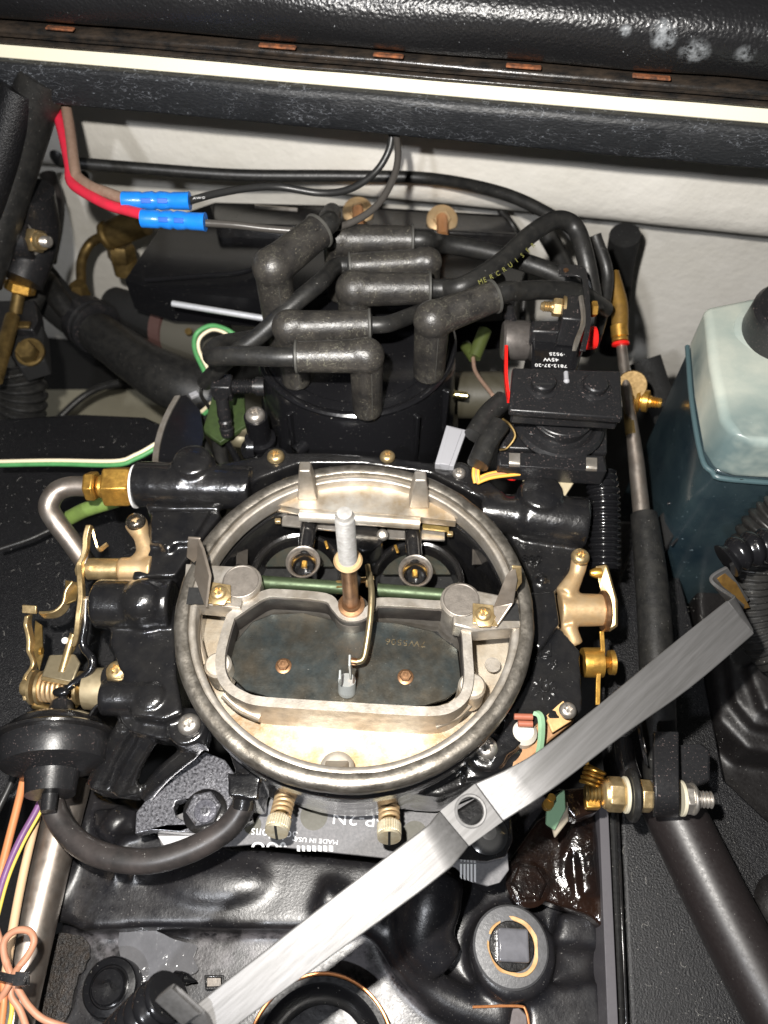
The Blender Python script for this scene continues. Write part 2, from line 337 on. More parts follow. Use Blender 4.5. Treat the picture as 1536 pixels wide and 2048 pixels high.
def screw(x, y, z, rpx, parent, kind='steel', ax=Z, spin=0.0, name='screw', label=None):
    o = put(name, TORX[kind], axm(P(x, y, z), ax, rpx * S(x, y, z), spin), parent)
    if label: o['label'] = label
    return o
def nut(x, y, z, rpx, parent, kind='gold', ax=Z, spin=0.0, name='hex_nut'):
    return put(name, HEXN[kind], axm(P(x, y, z), ax, rpx * S(x, y, z), spin), parent)
def text(body, x, y, z, size, m, parent=None, rot=180.0, ext=0.01, name='lettering', face=None, sx=1.0):
    cu = bpy.data.curves.new('txt', 'FONT'); cu.body = body; cu.size = size * U; cu.extrude = ext * U; cu.align_x = 'CENTER'; cu.align_y = 'CENTER'; cu.space_character = 1.05; cu.resolution_u = 3
    t = bpy.data.objects.new('txt', cu); COL.objects.link(t); bpy.context.view_layer.update()
    me = bpy.data.meshes.new_from_object(t.evaluated_get(bpy.context.evaluated_depsgraph_get())); bpy.data.objects.remove(t)
    me.name = name; me.materials.clear(); me.materials.append(m)
    o = bpy.data.objects.new(name, me); COL.objects.link(o)
    W_ = P(x, y, z) if not isinstance(x, Vector) else x; base = WORLD[parent.name] if parent else V((0, 0, 0))
    R_ = (face.to_4x4() if face else Matrix.Identity(4)) @ Matrix.Rotation(math.radians(rot), 4, 'Z') @ Matrix.Diagonal((sx, 1, 1, 1))
    R_.translation = (W_ - base) * U; o.parent = parent; o.matrix_local = R_; WORLD[o.name] = W_
    return o
def px(pts, z=None):
    """picture points (x, y, height) -> real points"""
    return [P(p[0], p[1], p[2] if len(p) > 2 else z) for p in pts]
def soft(pts, n=5):
    q = [V((x, y, 0)) for x, y in pts]; q = crom([q[-1]] + q + [q[0], q[1]], n)
    return [(p.x + noise.noise(p * 0.06) * 5, p.y + noise.noise(p * 0.06 + V((9, 9, 0))) * 5) for p in q[n:-n - 1]]
def arc(cx, cy, rx, ry, a0, a1, n):
    return [(cx + rx * math.cos(math.radians(a0 + (a1 - a0) * i / n)), cy - ry * math.sin(math.radians(a0 + (a1 - a0) * i / n))) for i in range(n + 1)]
def circ(c, r, n=64, a0=0.0, a1=360.0):
    return [V(c) + V((r * math.cos(math.radians(a0 + (a1 - a0) * i / n)), r * math.sin(math.radians(a0 + (a1 - a0) * i / n)), 0)) for i in range(n + (0 if abs(a1 - a0) >= 360 else 1))]
def wire(name, pts, wpx, m, parent=None, label=None, cat='wire', z=None, group=None, n=8, seg=12):
    q = px(pts, z); r = wpx / 2 * S(pts[0][0], pts[0][1], pts[0][2] if len(pts[0]) > 2 else z)
    o = M().tube(q, r, seg, n).obj(name, m, parent)
    if label and parent is None: tag(o, label, cat, group)
    return o
# ================================================================ SETTING
def sweep(prof, O, d, x0, x1, nx=1, wob=0.0):
    d = V(d).normalized(); n = V((-d.y, d.x, 0)); rg = []
    for i in range(nx + 1):
        x = x0 + (x1 - x0) * i / nx
        rg.append([V(O) + d * x + n * a + Z * b + (n * noise.noise(V((x * 0.25, k * 0.4, 1))) * wob) for k, (a, b) in enumerate(prof)])
    return M().rings(rg)
m = M().box((0, 12, -26), (160, 120, 1)); tag(m.obj('bilge_floor', DEEP), None, None, None, 'structure')
m = M().box((-16, 21, -25.4), (30, 27, 0.1)); tag(m.obj('bilge_liner', mat('dimmed_bilge_liner', (0.30, 0.28, 0.21), 0.6, c2=(0.2, 0.18, 0.13), ns=0.2)), None, None, None, 'structure')  # white liner as on the wall, its dimness put into the colour
tag(M().box((-14, 22, -25.33), (0.25, 25, 0.04), Matrix.Rotation(0.2, 3, 'Z')).obj('liner_seam', DEEP), None, None, None, 'structure')
# white moulded bulkhead with an overhanging rounded lip
WO = PY(768, 412, 30); WD = (1, -0.165, 0)
pr = [(9, 14), (0.3, 12), (-0.3, 6), (-0.5, 2.2), (-0.2, 0.8), (0.5, 0.1), (1.6, -0.05), (3.2, 0.0), (4.2, -0.6), (4.8, -2.0), (5.2, -8), (5.6, -30), (14, -30), (14, 14)]
wall = sweep(pr, WO, WD, -60, 60, 60, 0.25).obj('bulkhead_wall', WALL, sub=1, ang=180); tag(wall, None, None, None, 'structure')
tag(M().tube([PY(1480, 478, 33.2), PY(1460, 540, 33.9), PY(1436, 590, 34.2), PY(1425, 640, 34.6)], 0.1, 8, 4).obj('bulkhead_seam', OLDBR), None, None, None, 'structure')
# ================================================================ HATCH EDGE
BO = P(768, 270, 6.0); BD = (1, -0.165, 0)
def zat(y): return PY(768, y, BO.y).z - BO.z
pr = [(0, 0), (-0.12, 0.3), (-0.12, zat(192) - 0.25), (0, zat(192)), (0.4, zat(192) + 0.1), (4, zat(192) + 0.1), (4, 0.1)]
o = sweep(pr, BO, BD, -32, 30, 80, 0.12).obj('vinyl_covered_rail', BEAM, bevel=0.12, seg=3); tag(o, 'creased black vinyl covered rail running across under the cream strip', 'rail')
o = sweep([(0.3, zat(192) + 0.02), (0.3, zat(150)), (5, zat(150)), (5, zat(192) + 0.02)], BO, BD, -32, 30, 4).obj('deck_edge_strip', CREAM, bevel=0.1)
tag(o, 'bright cream gelcoat strip between the two black vinyl bands', 'deck edge')
seat = thing('hatch_cushion', 'black grained vinyl hatch cushion with welted lower edge at top of picture', 'cushion', BO + V((0, 0, 3)))
zt = lambda y: zat(y)
rl = [(0.0, zt(146)), (-0.35, zt(143)), (-0.4, zt(138)), (-0.1, zt(132)), (0.1, zt(130)), (-0.15, zt(127)), (-0.45, zt(122)), (-0.6, zt(112)), (-0.35, zt(102)), (0.2, zt(98)), (3, zt(98)), (3, zt(152)), (0.2, zt(155))]
sweep(rl, BO, BD, -32, 30, 60, 0.08).obj('welt', VINYL2, seat, sub=1, ang=180)
# cushion body bulges towards the viewer
cu = [(0.3, zt(100)), (0.0, zt(95)), (-0.5, zt(88)), (-1.1, zt(70)), (-1.5, zt(40)), (-1.7, zt(10)), (-1.6, zt(-30)), (-1.0, zt(-80)), (4, zt(-120)), (8, zt(-120)), (8, zt(100))]
SPT = []
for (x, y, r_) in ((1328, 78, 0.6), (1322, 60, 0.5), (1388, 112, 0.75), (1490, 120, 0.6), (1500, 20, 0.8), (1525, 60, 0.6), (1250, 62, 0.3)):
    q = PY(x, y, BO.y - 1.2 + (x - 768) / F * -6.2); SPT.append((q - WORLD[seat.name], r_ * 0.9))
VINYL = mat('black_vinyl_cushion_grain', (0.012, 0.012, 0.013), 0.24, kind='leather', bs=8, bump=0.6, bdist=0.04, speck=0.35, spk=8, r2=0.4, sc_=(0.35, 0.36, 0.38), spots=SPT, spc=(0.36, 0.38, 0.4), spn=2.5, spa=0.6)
sweep(cu, BO, BD, -32, 30, 90, 0.22).obj('cushion_body', VINYL, seat, sub=1, ang=180)
sweep([(-0.52, zt(124)), (-0.62, zt(121)), (-0.52, zt(118)), (-0.4, zt(121))], BO, BD, -32, 30, 60, 0.08).obj('stitch_cord', VINYL2, seat)
bdn = V(BD).normalized()
for (x, y, l) in ((566, 76, 2.0), (782, 99, 1.6), (1049, 119, 1.8), (1300, 132, 1.9), (140, 40, 1.6)):
    q = P(x, y, PY(768, 97, BO.y).z); c = PY(x, y, q.y); 
    sx_ = (c - BO).dot(bdn); c2 = BO + bdn * sx_ + V((-bdn.y, bdn.x, 0)) * (-0.75) + Z * zt(92)
    s = M().box((0, 0, 0), (l * 0.8, 0.3, 0.10)); s.v = [c2 + Matrix.Rotation(math.atan2(bdn.y, bdn.x), 3, 'Z') @ p for p in s.v]
    s.obj('foam_gap', ORANGE, seat, bevel=0.08)
# ================================================================ UPPER LEFT: strut, hoses, fittings
t = thing('hatch_strut', 'matte black square strut descending at the upper left corner', 'strut', P(0, 560, -3))
M().tube([P(84, 150, 7), P(30, 330, 3.0), P(-40, 560, -2)], 1.15, 20, 6).obj('strut_arm', RUB, t)
M().tube([P(40, 180, 6.6), P(-30, 420, 1.6)], 0.9, 20, 1).obj('strut_sleeve', MATTE, t)
M().tube([P(60, 380, 1.0), P(72, 470, -1.6), P(40, 560, -3.0)], 1.25, 20, 6).obj('strut_foot', PLASM, t)
M().cyl(P(20, 484, -1.0), (1, 0.05, 0), 0.95, 1.2, 24, 0.1).obj('bushing', PLASM, t)
b = thing('strut_bolt', 'gold nylon lock nut with steel washers on a stud at far left', 'bolt', P(60, 482, -1))
ax = P(130, 487, -0.2) - P(50, 480, -1.0); ax.normalize(); o0 = P(52, 480, -1.0)
M().lathe(o0, ax, [(0.45, -.3), (0.45, 0.0), (0.75, 0.0), (0.75, 0.2), (0.3, 0.2)], 28).obj('steel_washer', STEEL, b)
M().lathe(o0, ax, [(0.82, 0.2), (0.86, 0.28), (0.8, 0.38), (0.3, 0.38)], 32).obj('washer', STEEL, b)
M().hexa(o0 + ax * 0.38, ax, 0.66, 0.72, 0.3).lathe(o0 + ax * 1.05, ax, [(0.5, 0), (0.52, 0.2), (0.44, 0.35), (0.2, 0.35)], 24).obj('nut', ZINC, b)
M().lathe(o0 + ax * 1.3, ax, [(0.3, 0)] + [(0.3 - 0.05 * (k % 2), 0.06 + 0.06 * k) for k in range(9)] + [(0.2, 0.62)], 20).obj('threaded_end', STEEL, b)
f_ = thing('brass_hose_fitting', 'dull brass hose fitting with a hex collar at the far left edge', 'fitting', P(35, 600, -6))
M().tube(px([(58, 520), (42, 570)], -4.0), 0.75, 20, 1).obj('barrel', OLDBR, f_)
ax = (P(36, 600, -5) - P(42, 565, -4.2)).normalized()
M().hexa(P(42, 565, -4.2), ax, 0.85, 0.6, .2).obj('hex_collar', BRASS, f_)
M().cyl(P(38, 585, -4.8), ax, 0.36, 1.2).obj('stem', OLDBR, f_)
g = thing('linkage_bracket', 'black bracket with gold pin and hex bolt at the far left edge', 'bracket', P(30, 700, -8))
M().ext([px([(-20, 600), (70, 600), (75, 640), (65, 660), (10, 655), (-20, 660)], -6)], (0, 0, -1.4)).obj('upper_plate', PLASM, g, bevel=0.1)
M().ext([px([(20, 640), (85, 650), (90, 720), (40, 735), (15, 700)], -6.6)], (0, 0, -1.2)).obj('lower_plate', DEEP, g, bevel=0.1)
M().tube(px([(25, 635), (-10, 760)], -5.6), 0.42, 16, 1).obj('gold_pin', OLDBR, g)
M().box(P(40, 650, -5.9), (1.2, 0.5, 0.2)).obj('gold_tab', OLDBR, g, bevel=0.05)
M().cyl(P(62, 706, -6.4), (0, -0.45, 1), 0.85, 0.25, 28, 0.05).hexa(P(60, 708, -6.2), (0, -0.45, 1), 0.6, 0.75, .2).obj('hex_bolt', OLDBR, g)
o = M().corr([P(30, 720, -8), P(45, 790, -10), P(30, 900, -13)], 1.5, 0.55, 0.35).obj('bellows_boot', RUB); tag(o, 'ribbed black rubber bellows below the far left bracket', 'bellows')
o = M().tube(px([(95, 350, -6), (110, 400, -7), (108, 450, -8), (95, 520, -9)]), 0.62, 16, 8).obj('drooping_hose', HOSEB); tag(o, 'dull grey hose hanging behind the gold lock nut', 'hose')
o = M().tube(px([(60, 610, -7), (85, 560, -6.5), (110, 590, -8), (150, 640, -10)]), 0.7, 16, 8).obj('bent_hose', RUB); tag(o, 'bent black hose beside the brass fitting, left side', 'hose')
o = M().tube(px([(240, 765, -18), (190, 780, -18.5), (140, 815, -19), (60, 900, -20)]), 0.28, 12, 8).obj('low_cable', RUB); tag(o, 'thin black cable drooping below the large cooling hose', 'cable')
k = thing('clamp_knob', 'round black rubber clip holding the long cable on the white wall', 'clip', P(110, 330, -4))
M().ball(P(122, 306, -2.5), 0.9, (0.8, 1, 1)).ball(P(160, 315, -3), 0.5).ball(P(165, 355, -4), 0.45).obj('clip_body', RUB, k)
e = thing('oil_line_elbow', 'dull brass elbow tube with flare nut entering a cylindrical fitting', 'pipe fitting', P(165, 600, -10))
M().tube(px([(163, 575, -9.5), (163, 525, -8.8), (180, 488, -8.2), (212, 470, -7.6), (240, 458, -7.2)]), 0.34, 16, 8).obj('elbow_tube', OLDBR, e)
M().hexa(P(163, 590, -9.9), (0, 0.1, 1), 0.62, 0.9).lathe(P(163, 600, -10.3), (0, 0.1, 1), [(0.75, 0), (0.75, 0.4), (0.3, 0.4)], 24).obj('flare_nut', OLDBR, e)
ax = (P(310, 430, -6) - P(212, 470, -7.6)).normalized()
M().lathe(P(212, 473, -7.6), ax, [(0.4, -0.1), (0.95, 0), (1.0, 0.25), (0.85, 0.4), (0.95, 0.8), (0.95, 3.2), (0.5, 3.3)], 28).obj('fitting_body', OLDBR, e)
M().hexa(P(245, 520, -9.5), (0.1, 0.2, 1), 1.0, 1.2).cyl(P(255, 545, -10.5), (0, 0.2, 1), 0.9, 1.0).obj('banjo_hex', OLDBR, e)
h = thing('cooling_hose', 'thick dusty black cooling hose running down to the distributor', 'hose', P(300, 800, -12))
M().tube(px([(195, 665, -10), (250, 705, -9.5), (310, 745, -9), (370, 775, -9), (440, 800, -9.5)]), [1.35, 1.45, 1.5, 1.65, 1.7, 1.7], 28, 8).rough(0.03, 0.9).obj('hose_tube', RUB, h)
M().lathe(P(170, 640, -10.3), P(250, 700, -9.8) - P(170, 640, -10.3), [(1.4, -0.2), (1.75, 0), (1.75, 0.9), (1.5, 1.0), (1.7, 1.1), (1.75, 1.5), (1.4, 1.6)], 28).obj('hose_clamp', PLASM, h)
M().tube(px([(60, 540, -9), (110, 600, -10), (165, 645, -10.5)]), 1.4, 20, 6).obj('hose_neck', DEEP, h)
# rear cover, prop rod, riser
rc = thing('rear_engine_cover', 'glossy black moulded cover behind the distributor with two copper studs', 'engine cover', P(600, 600, -12))
M().prism([(250, 560), (330, 440), (430, 405), (700, 412), (1010, 430), (1055, 520), (1020, 640), (880, 650), (540, 600), (420, 590), (330, 585)], -4.5, 2.2).obj('cover_panel', PLAS, rc, bevel=0.35, seg=4)
M().prism([(420, 405), (700, 412), (1010, 430), (1040, 470), (700, 455), (430, 450)], -3.6, 1.2).obj('cover_flange', BLK, rc, bevel=0.2, seg=3)
M().tube(px([(290, 560, -4.2), (400, 552, -4.1), (480, 545, -4.1), (560, 520, -4.2)]), 0.16, 10, 6).obj('rib', PLAS, rc)
M().tube(px([(510, 413, -2.6), (595, 420, -2.6)]), 0.12, 10, 1).obj('rib', STEEL, rc)
for (x, y) in ((716, 424), (884, 440)):
    s = M().lathe(P(x, y, -3.4), (0, -0.5, 0.85), [(0.95, -0.1), (0.95, 0.05), (0.8, 0.15)], 28); s.hexa(P(x, y, -3.3), (0, -0.5, 0.85), 0.55, 0.3)
    s.obj('stud_washer', TAN, rc)
    M().tube([P(x, y - 4, -3.1), P(x + 1, y + 34, -2.6)], 0.34, 16, 1).obj('copper_stud', mat('copper_stud', (0.75, 0.36, 0.15), 0.3, 0.8), rc)
o = M().tube(px([(345, 607, -3.4), (560, 642, -3.4)]), 0.17, 14, 1).obj('polished_rod', mat('polished_rod', (0.85, 0.87, 0.92), 0.3, 0.6)); tag(o, 'mirror bright polished rod crossing left of the distributor', 'rod')
st_ = thing('starter_body', 'dark cylindrical motor body with a brick coloured band behind the rod', 'motor', P(360, 680, -12))
M().lathe(P(225, 610, -11), P(450, 680, -10) - P(225, 610, -11), [(1.2, 0), (1.3, 0.2), (1.3, 2.2), (1.5, 2.4), (1.5, 6)], 28).obj('housing', DEEP, st_)
M().lathe(P(325, 655, -10), P(450, 680, -9.5) - P(325, 655, -10), [(1.3, 0), (1.75, 0.1), (1.75, 0.9), (1.3, 1.0)], 28).obj('brown_band', mat('dull_brown_band', (0.07, 0.035, 0.03), 0.5), st_)
M().lathe(P(350, 665, -10), P(450, 685, -9.5) - P(350, 665, -10), [(1.3, 0), (1.72, 0.1), (1.72, 3.4), (1.3, 3.6)], 28).obj('end_bell', mat('dull_grey_casting', (0.08, 0.075, 0.06), 0.5), st_)
M().cyl(P(378, 665, -7.9), (0, -0.4, 1), 0.22, 0.2).obj('rivet', OLDBR, st_)
o = M().prism([(-80, 840), (60, 832), (160, 826), (290, 832), (330, 850), (350, 930), (380, 1100), (330, 1300), (260, 1440), (120, 1560), (-80, 1640)], -9.5, 5).obj('exhaust_riser_cover', MATTE, bevel=0.5, seg=4)
tag(o, 'flat matte black cover with lint beside the carburetor on the left', 'engine cover')
# ================================================================ WALL CABLES AND WIRES
tc_ = thing('throttle_cable', 'long black cable ending in brass sleeve and steel rod at right', 'cable', P(1250, 1500, -7))
pts = [PY(150, 326, 28), PY(300, 338, 28), PY(480, 350, 28), PY(700, 352, 28), PY(860, 357, 27.5), P(1000, 385, 0.6), P(1100, 430, 0.6), P(1160, 475, 0.4), P(1205, 560, -0.3)]
M().tube(pts, 0.33, 14, 8).obj('cable_sheath', RUB, tc_)
M().tube([P(1222, 548, -0.3), P(1238, 610, -1.0), P(1240, 665, -1.6)], [0.42, 0.44, 0.40], 18, 4).obj('brass_sleeve', mat('amber_brown_sleeve', (0.30, 0.17, 0.035), 0.35, 0.5, c2=(0.14, 0.08, 0.03)), tc_)
ax = P(1241, 690, -1.95) - P(1239, 660, -1.55)
M().lathe(P(1238, 650, -1.4), ax, [(0.3, 0), (0.43, 0.03), (0.43, 0.6), (0.36, 0.62), (0.4, 0.7), (0.4, 0.82), (0.2, 0.85)], 24).obj('brass_ferrule', BRASS, tc_)
M().lathe(P(1241, 684, -1.9), ax, [(0.3, 0), (0.43, 0.03), (0.44, 0.16), (0.3, 0.22)], 24).obj('red_seal', REDP, tc_)
M().tube(px([(1243, 690, -2.0), (1256, 800, -3.0), (1270, 900, -4.0), (1284, 1035, -5.0)]), [0.26, 0.27, 0.3, 0.38, 0.40], 18, 6).obj('steel_rod', TUBE, tc_)
M().tube(px([(1256, 795, -3.0), (1264, 870, -3.7)]), 0.31, 18, 1).obj('tan_collar', OLDBR, tc_)
ax = (CAM - P(1258, 765, -2.5)).normalized() + V((0, -0.1, 0))
M().lathe(P(1264, 770, -2.7), ax, [(0.1, 0), (0.72, 0.0), (0.74, 0.1), (0.7, 0.2), (0.05, 0.22)], 32).obj('round_brass_disc', mat('dull_gold_disc', (0.20, 0.13, 0.05), 0.45, 0.6), tc_)
ax = P(1320, 808, -3) - P(1262, 800, -3.3); ax.normalize()
M().lathe(P(1262, 798, -3.4), ax, [(0.25, 0), (0.25, 0.25), (0.55, 0.3), (0.6, 0.45), (0.4, 0.5), (0.4, 0.55), (0.55, 0.6), (0.55, 0.85), (0.3, 0.9), (0.3, 1.0), (0.24, 1.05), (0.28, 1.12), (0.22, 1.18), (0.28, 1.25), (0.22, 1.3), (0.26, 1.38), (0.2, 1.5)], 24).obj('side_nut_and_stud', BRASS, tc_)
M().tube(px([(1288, 1030, -4.6), (1302, 1150, -5.0), (1312, 1300, -5.4), (1318, 1480, -6.0), (1322, 1560, -6.4)]), [0.62, 0.72, 0.74, 0.72, 0.7], 24, 8).obj('rubber_grommet_boot', RUB, tc_)
for i, (A, col, lab, yy) in enumerate((
    ([(128, 190, 5.5), (140, 260, 5.0), (150, 340, 4.6), (160, 358, 4.5), (185, 375, 4.6), (215, 386, 4.7), (252, 400, 4.8)], BRNW, 'blue butt connector joining a brown wire to a black wire, upper one', 0),
    ([(106, 195, 5.4), (124, 260, 4.9), (139, 330, 4.5), (141, 358, 4.4), (155, 376, 4.4), (210, 407, 4.5), (252, 420, 4.6), (288, 430, 4.7)], REDW, 'blue butt connector joining a red wire to a black wire, lower one', 1))):
    t = thing('spliced_wire', lab, 'wire', P(*A[-1]))
    nm = 'brown_wire' if i == 0 else 'red_wire'
    wire(nm, A, 21 if i == 0 else 20, col, t)
    E_ = [(246, 401, 4.8), (380, 402, 4.8)] if i == 0 else [(284, 437, 4.8), (411, 444, 4.8)]
    a_, b_ = P(*E_[0]), P(*E_[1]); ax = b_ - a_; L_ = ax.length; r = 0.385
    pf = [(r * .7, 0), (r, 0), (r * 1.02, 0.1), (r, 0.2), (r, L_ * .26), (r * .88, L_ * .3), (r, L_ * .36), (r * 1.06, L_ * .45), (r * .9, L_ * .5), (r * 1.06, L_ * .56), (r, L_ * .66), (r * .9, L_ * .72), (r * .98, L_ * .76), (r, L_ - 0.1), (r * 1.05, L_), (r * .7, L_)]
    bc_ = M().lathe(a_, ax, pf, 28).obj('butt_connector', BLUE, t, ang=50)
    a1 = ax.normalized(); upn = (CAM - a_).normalized(); upn = (upn - a1 * upn.dot(a1)).normalized(); sd = a1.cross(upn)
    for q in (0.38, 0.62):
        c = a_ + ax * q + upn * r * 0.97; Rm = Matrix((a1, sd, upn)).transposed()
        M().box(c, (L_ * 0.15, 0.22, 0.08), Rm).obj('crimp_dent', BLUED, bc_, bevel=0.02)
    text('AWG' if i == 0 else '·', 398, 396, 5.05, 0.22, WHTP, t, rot=5, ext=0.003, name='print')
    if i == 0: B = [(378, 402, 4.8), (430, 388, 4.6), (500, 376, 4.3), (560, 374, 4.0), (640, 386, 3.7), (700, 378, 3.6), (750, 345, 4.0), (778, 300, 4.8), (785, 255, 5.6)]
    else: B = [(410, 446, 4.8), (470, 450, 4.5), (540, 458, 4.2), (620, 462, 4.0), (690, 450, 3.9), (750, 415, 4.1), (785, 360, 4.6), (796, 310, 5.1), (790, 250, 5.7)]
    wire('black_wire', B, 15, BLKW if i == 0 else mat('grey_black_wire', (0.06, 0.055, 0.05), 0.25), t)
wire('green_striped_wire', [(0, 930, -6.5), (110, 928, -6.3), (230, 930, -6.0), (270, 918, -5.8), (310, 897, -5.6), (380, 850, -5.5), (430, 810, -6)], 9, GRNW, None, 'green wire with cream stripe running left beside the brass nut')
wire('cream_striped_wire', [(0, 923, -6.4), (110, 921, -6.2), (230, 922, -5.9), (270, 910, -5.7), (310, 888, -5.5), (380, 842, -5.4), (430, 800, -6)], 8, CRMW, None, 'cream wire running tight above the green wire at left')
wire('looped_green_wire', [(410, 745, -5.5), (390, 700, -5), (393, 668, -4.6), (420, 652, -4.3), (450, 658, -4.3), (478, 675, -4.6)], 10, GRNW, None, 'green wire looped in an arch left of the spark plug boots')
wire('looped_cream_wire', [(416, 738, -5.3), (398, 700, -4.8), (400, 676, -4.4), (422, 660, -4.1), (446, 664, -4.1), (470, 682, -4.4)], 7, CRMW, None, 'cream wire following the inner side of the green arch')
wire('short_red_wire', [(446, 690, -4.3), (456, 672, -4.1)], 8, REDW, None, 'short piece of red wire under the green arch')
t = thing('black_sensor_tube', 'thin black wire dropping from the lead to a tie left of the distributor', 'wire', P(400, 790, -6))
wire('thin_wire', [(432, 716, -1.5), (418, 745, -2.5), (402, 785, -3.5), (415, 810, -4.5), (432, 840, -5.5)], 8, RUB, t)
M().box(P(388, 790, -3.5), (0.45, 0.32, 0.2), Matrix.Rotation(0.6, 3, 'Z')).obj('grey_tie_head', GREYP, t, bevel=0.04)
# vertical black post behind the cable, right rear
o = M().tube([P(1250, 470, -4), P(1235, 560, -8), P(1225, 700, -13)], 0.95, 20, 6).obj('black_conduit', DEEP); tag(o, 'thick black conduit hanging from the white lip behind the brass sleeve', 'conduit')
o = M().tube([P(1085, 455, -4), P(1125, 530, -5), P(1150, 620, -6)], 0.55, 16, 6).obj('short_rubber_hose', RUB); tag(o, 'short dark hose running behind the black lead arch', 'hose')
o = M().tube([P(1000, 420, -4), P(1030, 460, -5), P(1050, 540, -6), P(1045, 640, -8)], 0.22, 12, 8).obj('thin_rear_cable', RUB); tag(o, 'thin black cable arching down behind the crossing leads', 'cable')
AMBW = mat('amber_wire_insulation', (0.75, 0.38, 0.06), 0.4)
SEAM = mat('paler_rubber_seam', (0.06, 0.058, 0.052), 0.45, c2=(0.03, 0.03, 0.028), ns=3)
def row(p):
    d = V(p) - CAM; return 1024 - F * d.dot(UPV) / d.dot(FWD)
def rise(x, y, z, ytop):
    b = P(x, y, z); lo, hi = 0.0, 14.0
    for _ in range(40):
        md = (lo + hi) / 2
        if row(b + Z * md) > ytop: lo = md
        else: hi = md
    return b + Z * lo
# ================================================================ DISTRIBUTOR
fr = P(702, 826, -0.2); DR = 4.7; DC = fr + V((0.15, DR, 0))
d = thing('distributor', 'glossy black distributor cap under the cluster of plug boots', 'distributor', DC + V((0, 0, -7)))
D0 = DC + Z * -3.9
M().lathe(D0, Z, [(5.0, -2.5), (5.05, 0), (4.95, 0.25), (4.78, 3.5), (4.72, 3.62), (4.64, 3.7), (3.9, 3.7), (3.8, 3.62), (0.1, 3.62)], 72).obj('cap', PLAS, d, ang=30)
M().lathe(D0, Z, [(4.2, 3.2), (4.70, 3.5), (4.82, 3.62), (4.82, 3.72), (4.72, 3.80), (4.58, 3.80), (4.4, 3.68)], 72, ring=True).obj('cap_edge', PLAS, d)
M().lathe(D0 + V((0, 0, -2.7)), Z, [(5.3, 0), (5.35, 0.6), (5.15, 0.9), (5.0, 1.0)], 64).obj('housing', BLK, d)
for a in (232, 305, 330):
    q = math.radians(a); c = D0 + V((4.93 * math.cos(q), 4.93 * math.sin(q), 1.2)); R_ = Matrix.Rotation(q, 3, 'Z')
    M().box(c, (0.35, 0.22, 3.6), R_).obj('rib', PLAS, d, bevel=0.06)
# left clamp lug with screw
lug = P(512, 838, -1.6)
M().tube([lug + Z * 0.2, lug + Z * -1.3, lug + Z * -4.0], 0.55, 20, 1).lathe(lug + Z * -1.6, Z, [(0.75, 0), (0.75, .2), (0.5, .3)], 24).obj('hold_down_lug', PLAS, d)
put('screw', TORX['steel'], axm(lug + Z * 0.2, Z, 0.45, .3), d)
M().tube([P(498, 893, -3.4), P(512, 893, -3.4)], 0.8, 20, 1).obj('lug_base', PLAS, d)
M().lathe(P(520, 895, -4.0), Z, [(0.9, -0.6), (0.95, 0), (0.7, 0.2), (0.5, 0.2)], 28).obj('lug_collar', PLAS, d)
M().tube([P(592, 905, -3.2), P(640, 870, -3.0), P(700, 905, -3.4)], 0.35, 14, 6).obj('skirt_arch', PLAS, d)
# vent elbow with threaded barrel, left
vf = thing('vent_elbow', 'small black plastic vent elbow with threaded barrel left of the distributor cap', 'pipe fitting', P(450, 800, -4))
vz = -1.2
M().box(P(446, 775, vz), (0.95, 0.9, 0.95), Matrix.Rotation(-0.05, 3, 'Z')).obj('elbow_block', PLASM, vf, bevel=0.08)
for (a_, b_) in ((-.3, .28), (.3, .28), (-.3, -.3), (.3, -.3)): M().cyl(P(446, 775, vz) + V((a_, b_, 0.45)), Z, 0.09, 0.06, 12).obj('corner_stud', PLASM, vf)
M().lathe(P(466, 773, vz), X, [(0.34, 0)] + [(0.36 if k % 2 else 0.29, 0.05 + k * 0.07) for k in range(14)] + [(0.33, 1.1), (0.45, 1.1), (0.45, 1.5)], 24).obj('threaded_barrel', PLASM, vf)
M().lathe(P(450, 838, vz - 1.0) , Y * 0.3 + Z, [(0.30, -.9), (0.34, -.5), (0.28, -.45), (0.34, -.1), (0.28, 0), (0.34, 0.3), (0.3, 0.7), (0.3, 1.2)], 20).obj('barbed_nipple', PLASM, vf)
o = M().prism([(425, 790), (488, 782), (492, 850), (440, 885), (405, 860)], -3.4, 0.3).obj('green_plate', mat('dull_green_plastic', (0.035, 0.06, 0.015), 0.5, c2=(0.015, 0.025, 0.008)), bevel=0.05); tag(o, 'dull green plate tucked behind the vent elbow', 'plate')
br = thing('curved_bracket', 'thin curved bracket with bare silver edge standing at left of distributor', 'bracket', P(330, 900, -8))
A = px([(350, 795), (333, 825), (318, 860), (308, 900), (304, 945)], -2.6); B = [p + V((0.28, 0.05, 0)) for p in A]
M().ribbon(A, B, 0.14).obj('bare_edge', ALU, br, bevel=0.03)
M().ext([A[:1] + [P(372, 790, -2.6), P(400, 820, -2.7), P(408, 870, -2.7), P(395, 930, -2.7)] + [A[4] + V((.5, 0, 0)), A[3], A[2], A[1]]], (0, 0, -0.15)).rough(0.0, 1).obj('black_web', PLAS, br)
for i, (pp, w_) in enumerate(([[(395, 880, -4), (410, 905, -4.2), (418, 945, -4.6)], 30], [[(430, 850, -4), (455, 885, -4.2), (480, 930, -4.6)], 14], [[(400, 840, -5), (385, 890, -5), (400, 940, -5)], 40], [[(360, 860, -5), (355, 900, -5), (350, 940, -5)], 16], [[(435, 860, -4.6), (440, 900, -4.8), (445, 945, -5)], 30])):
    wire('loom_branch', pp, w_, RUB if i != 1 else PLAS, None, 'dark taped loom branch %s' % ['wide, beside the curved bracket', 'thin and shiny, nearest the lug collar', 'broad one deepest behind the bracket', 'slim one against the silver bracket edge', 'middle one behind the vent elbow'][i], 'wire loom', group='dark wire loom branches')
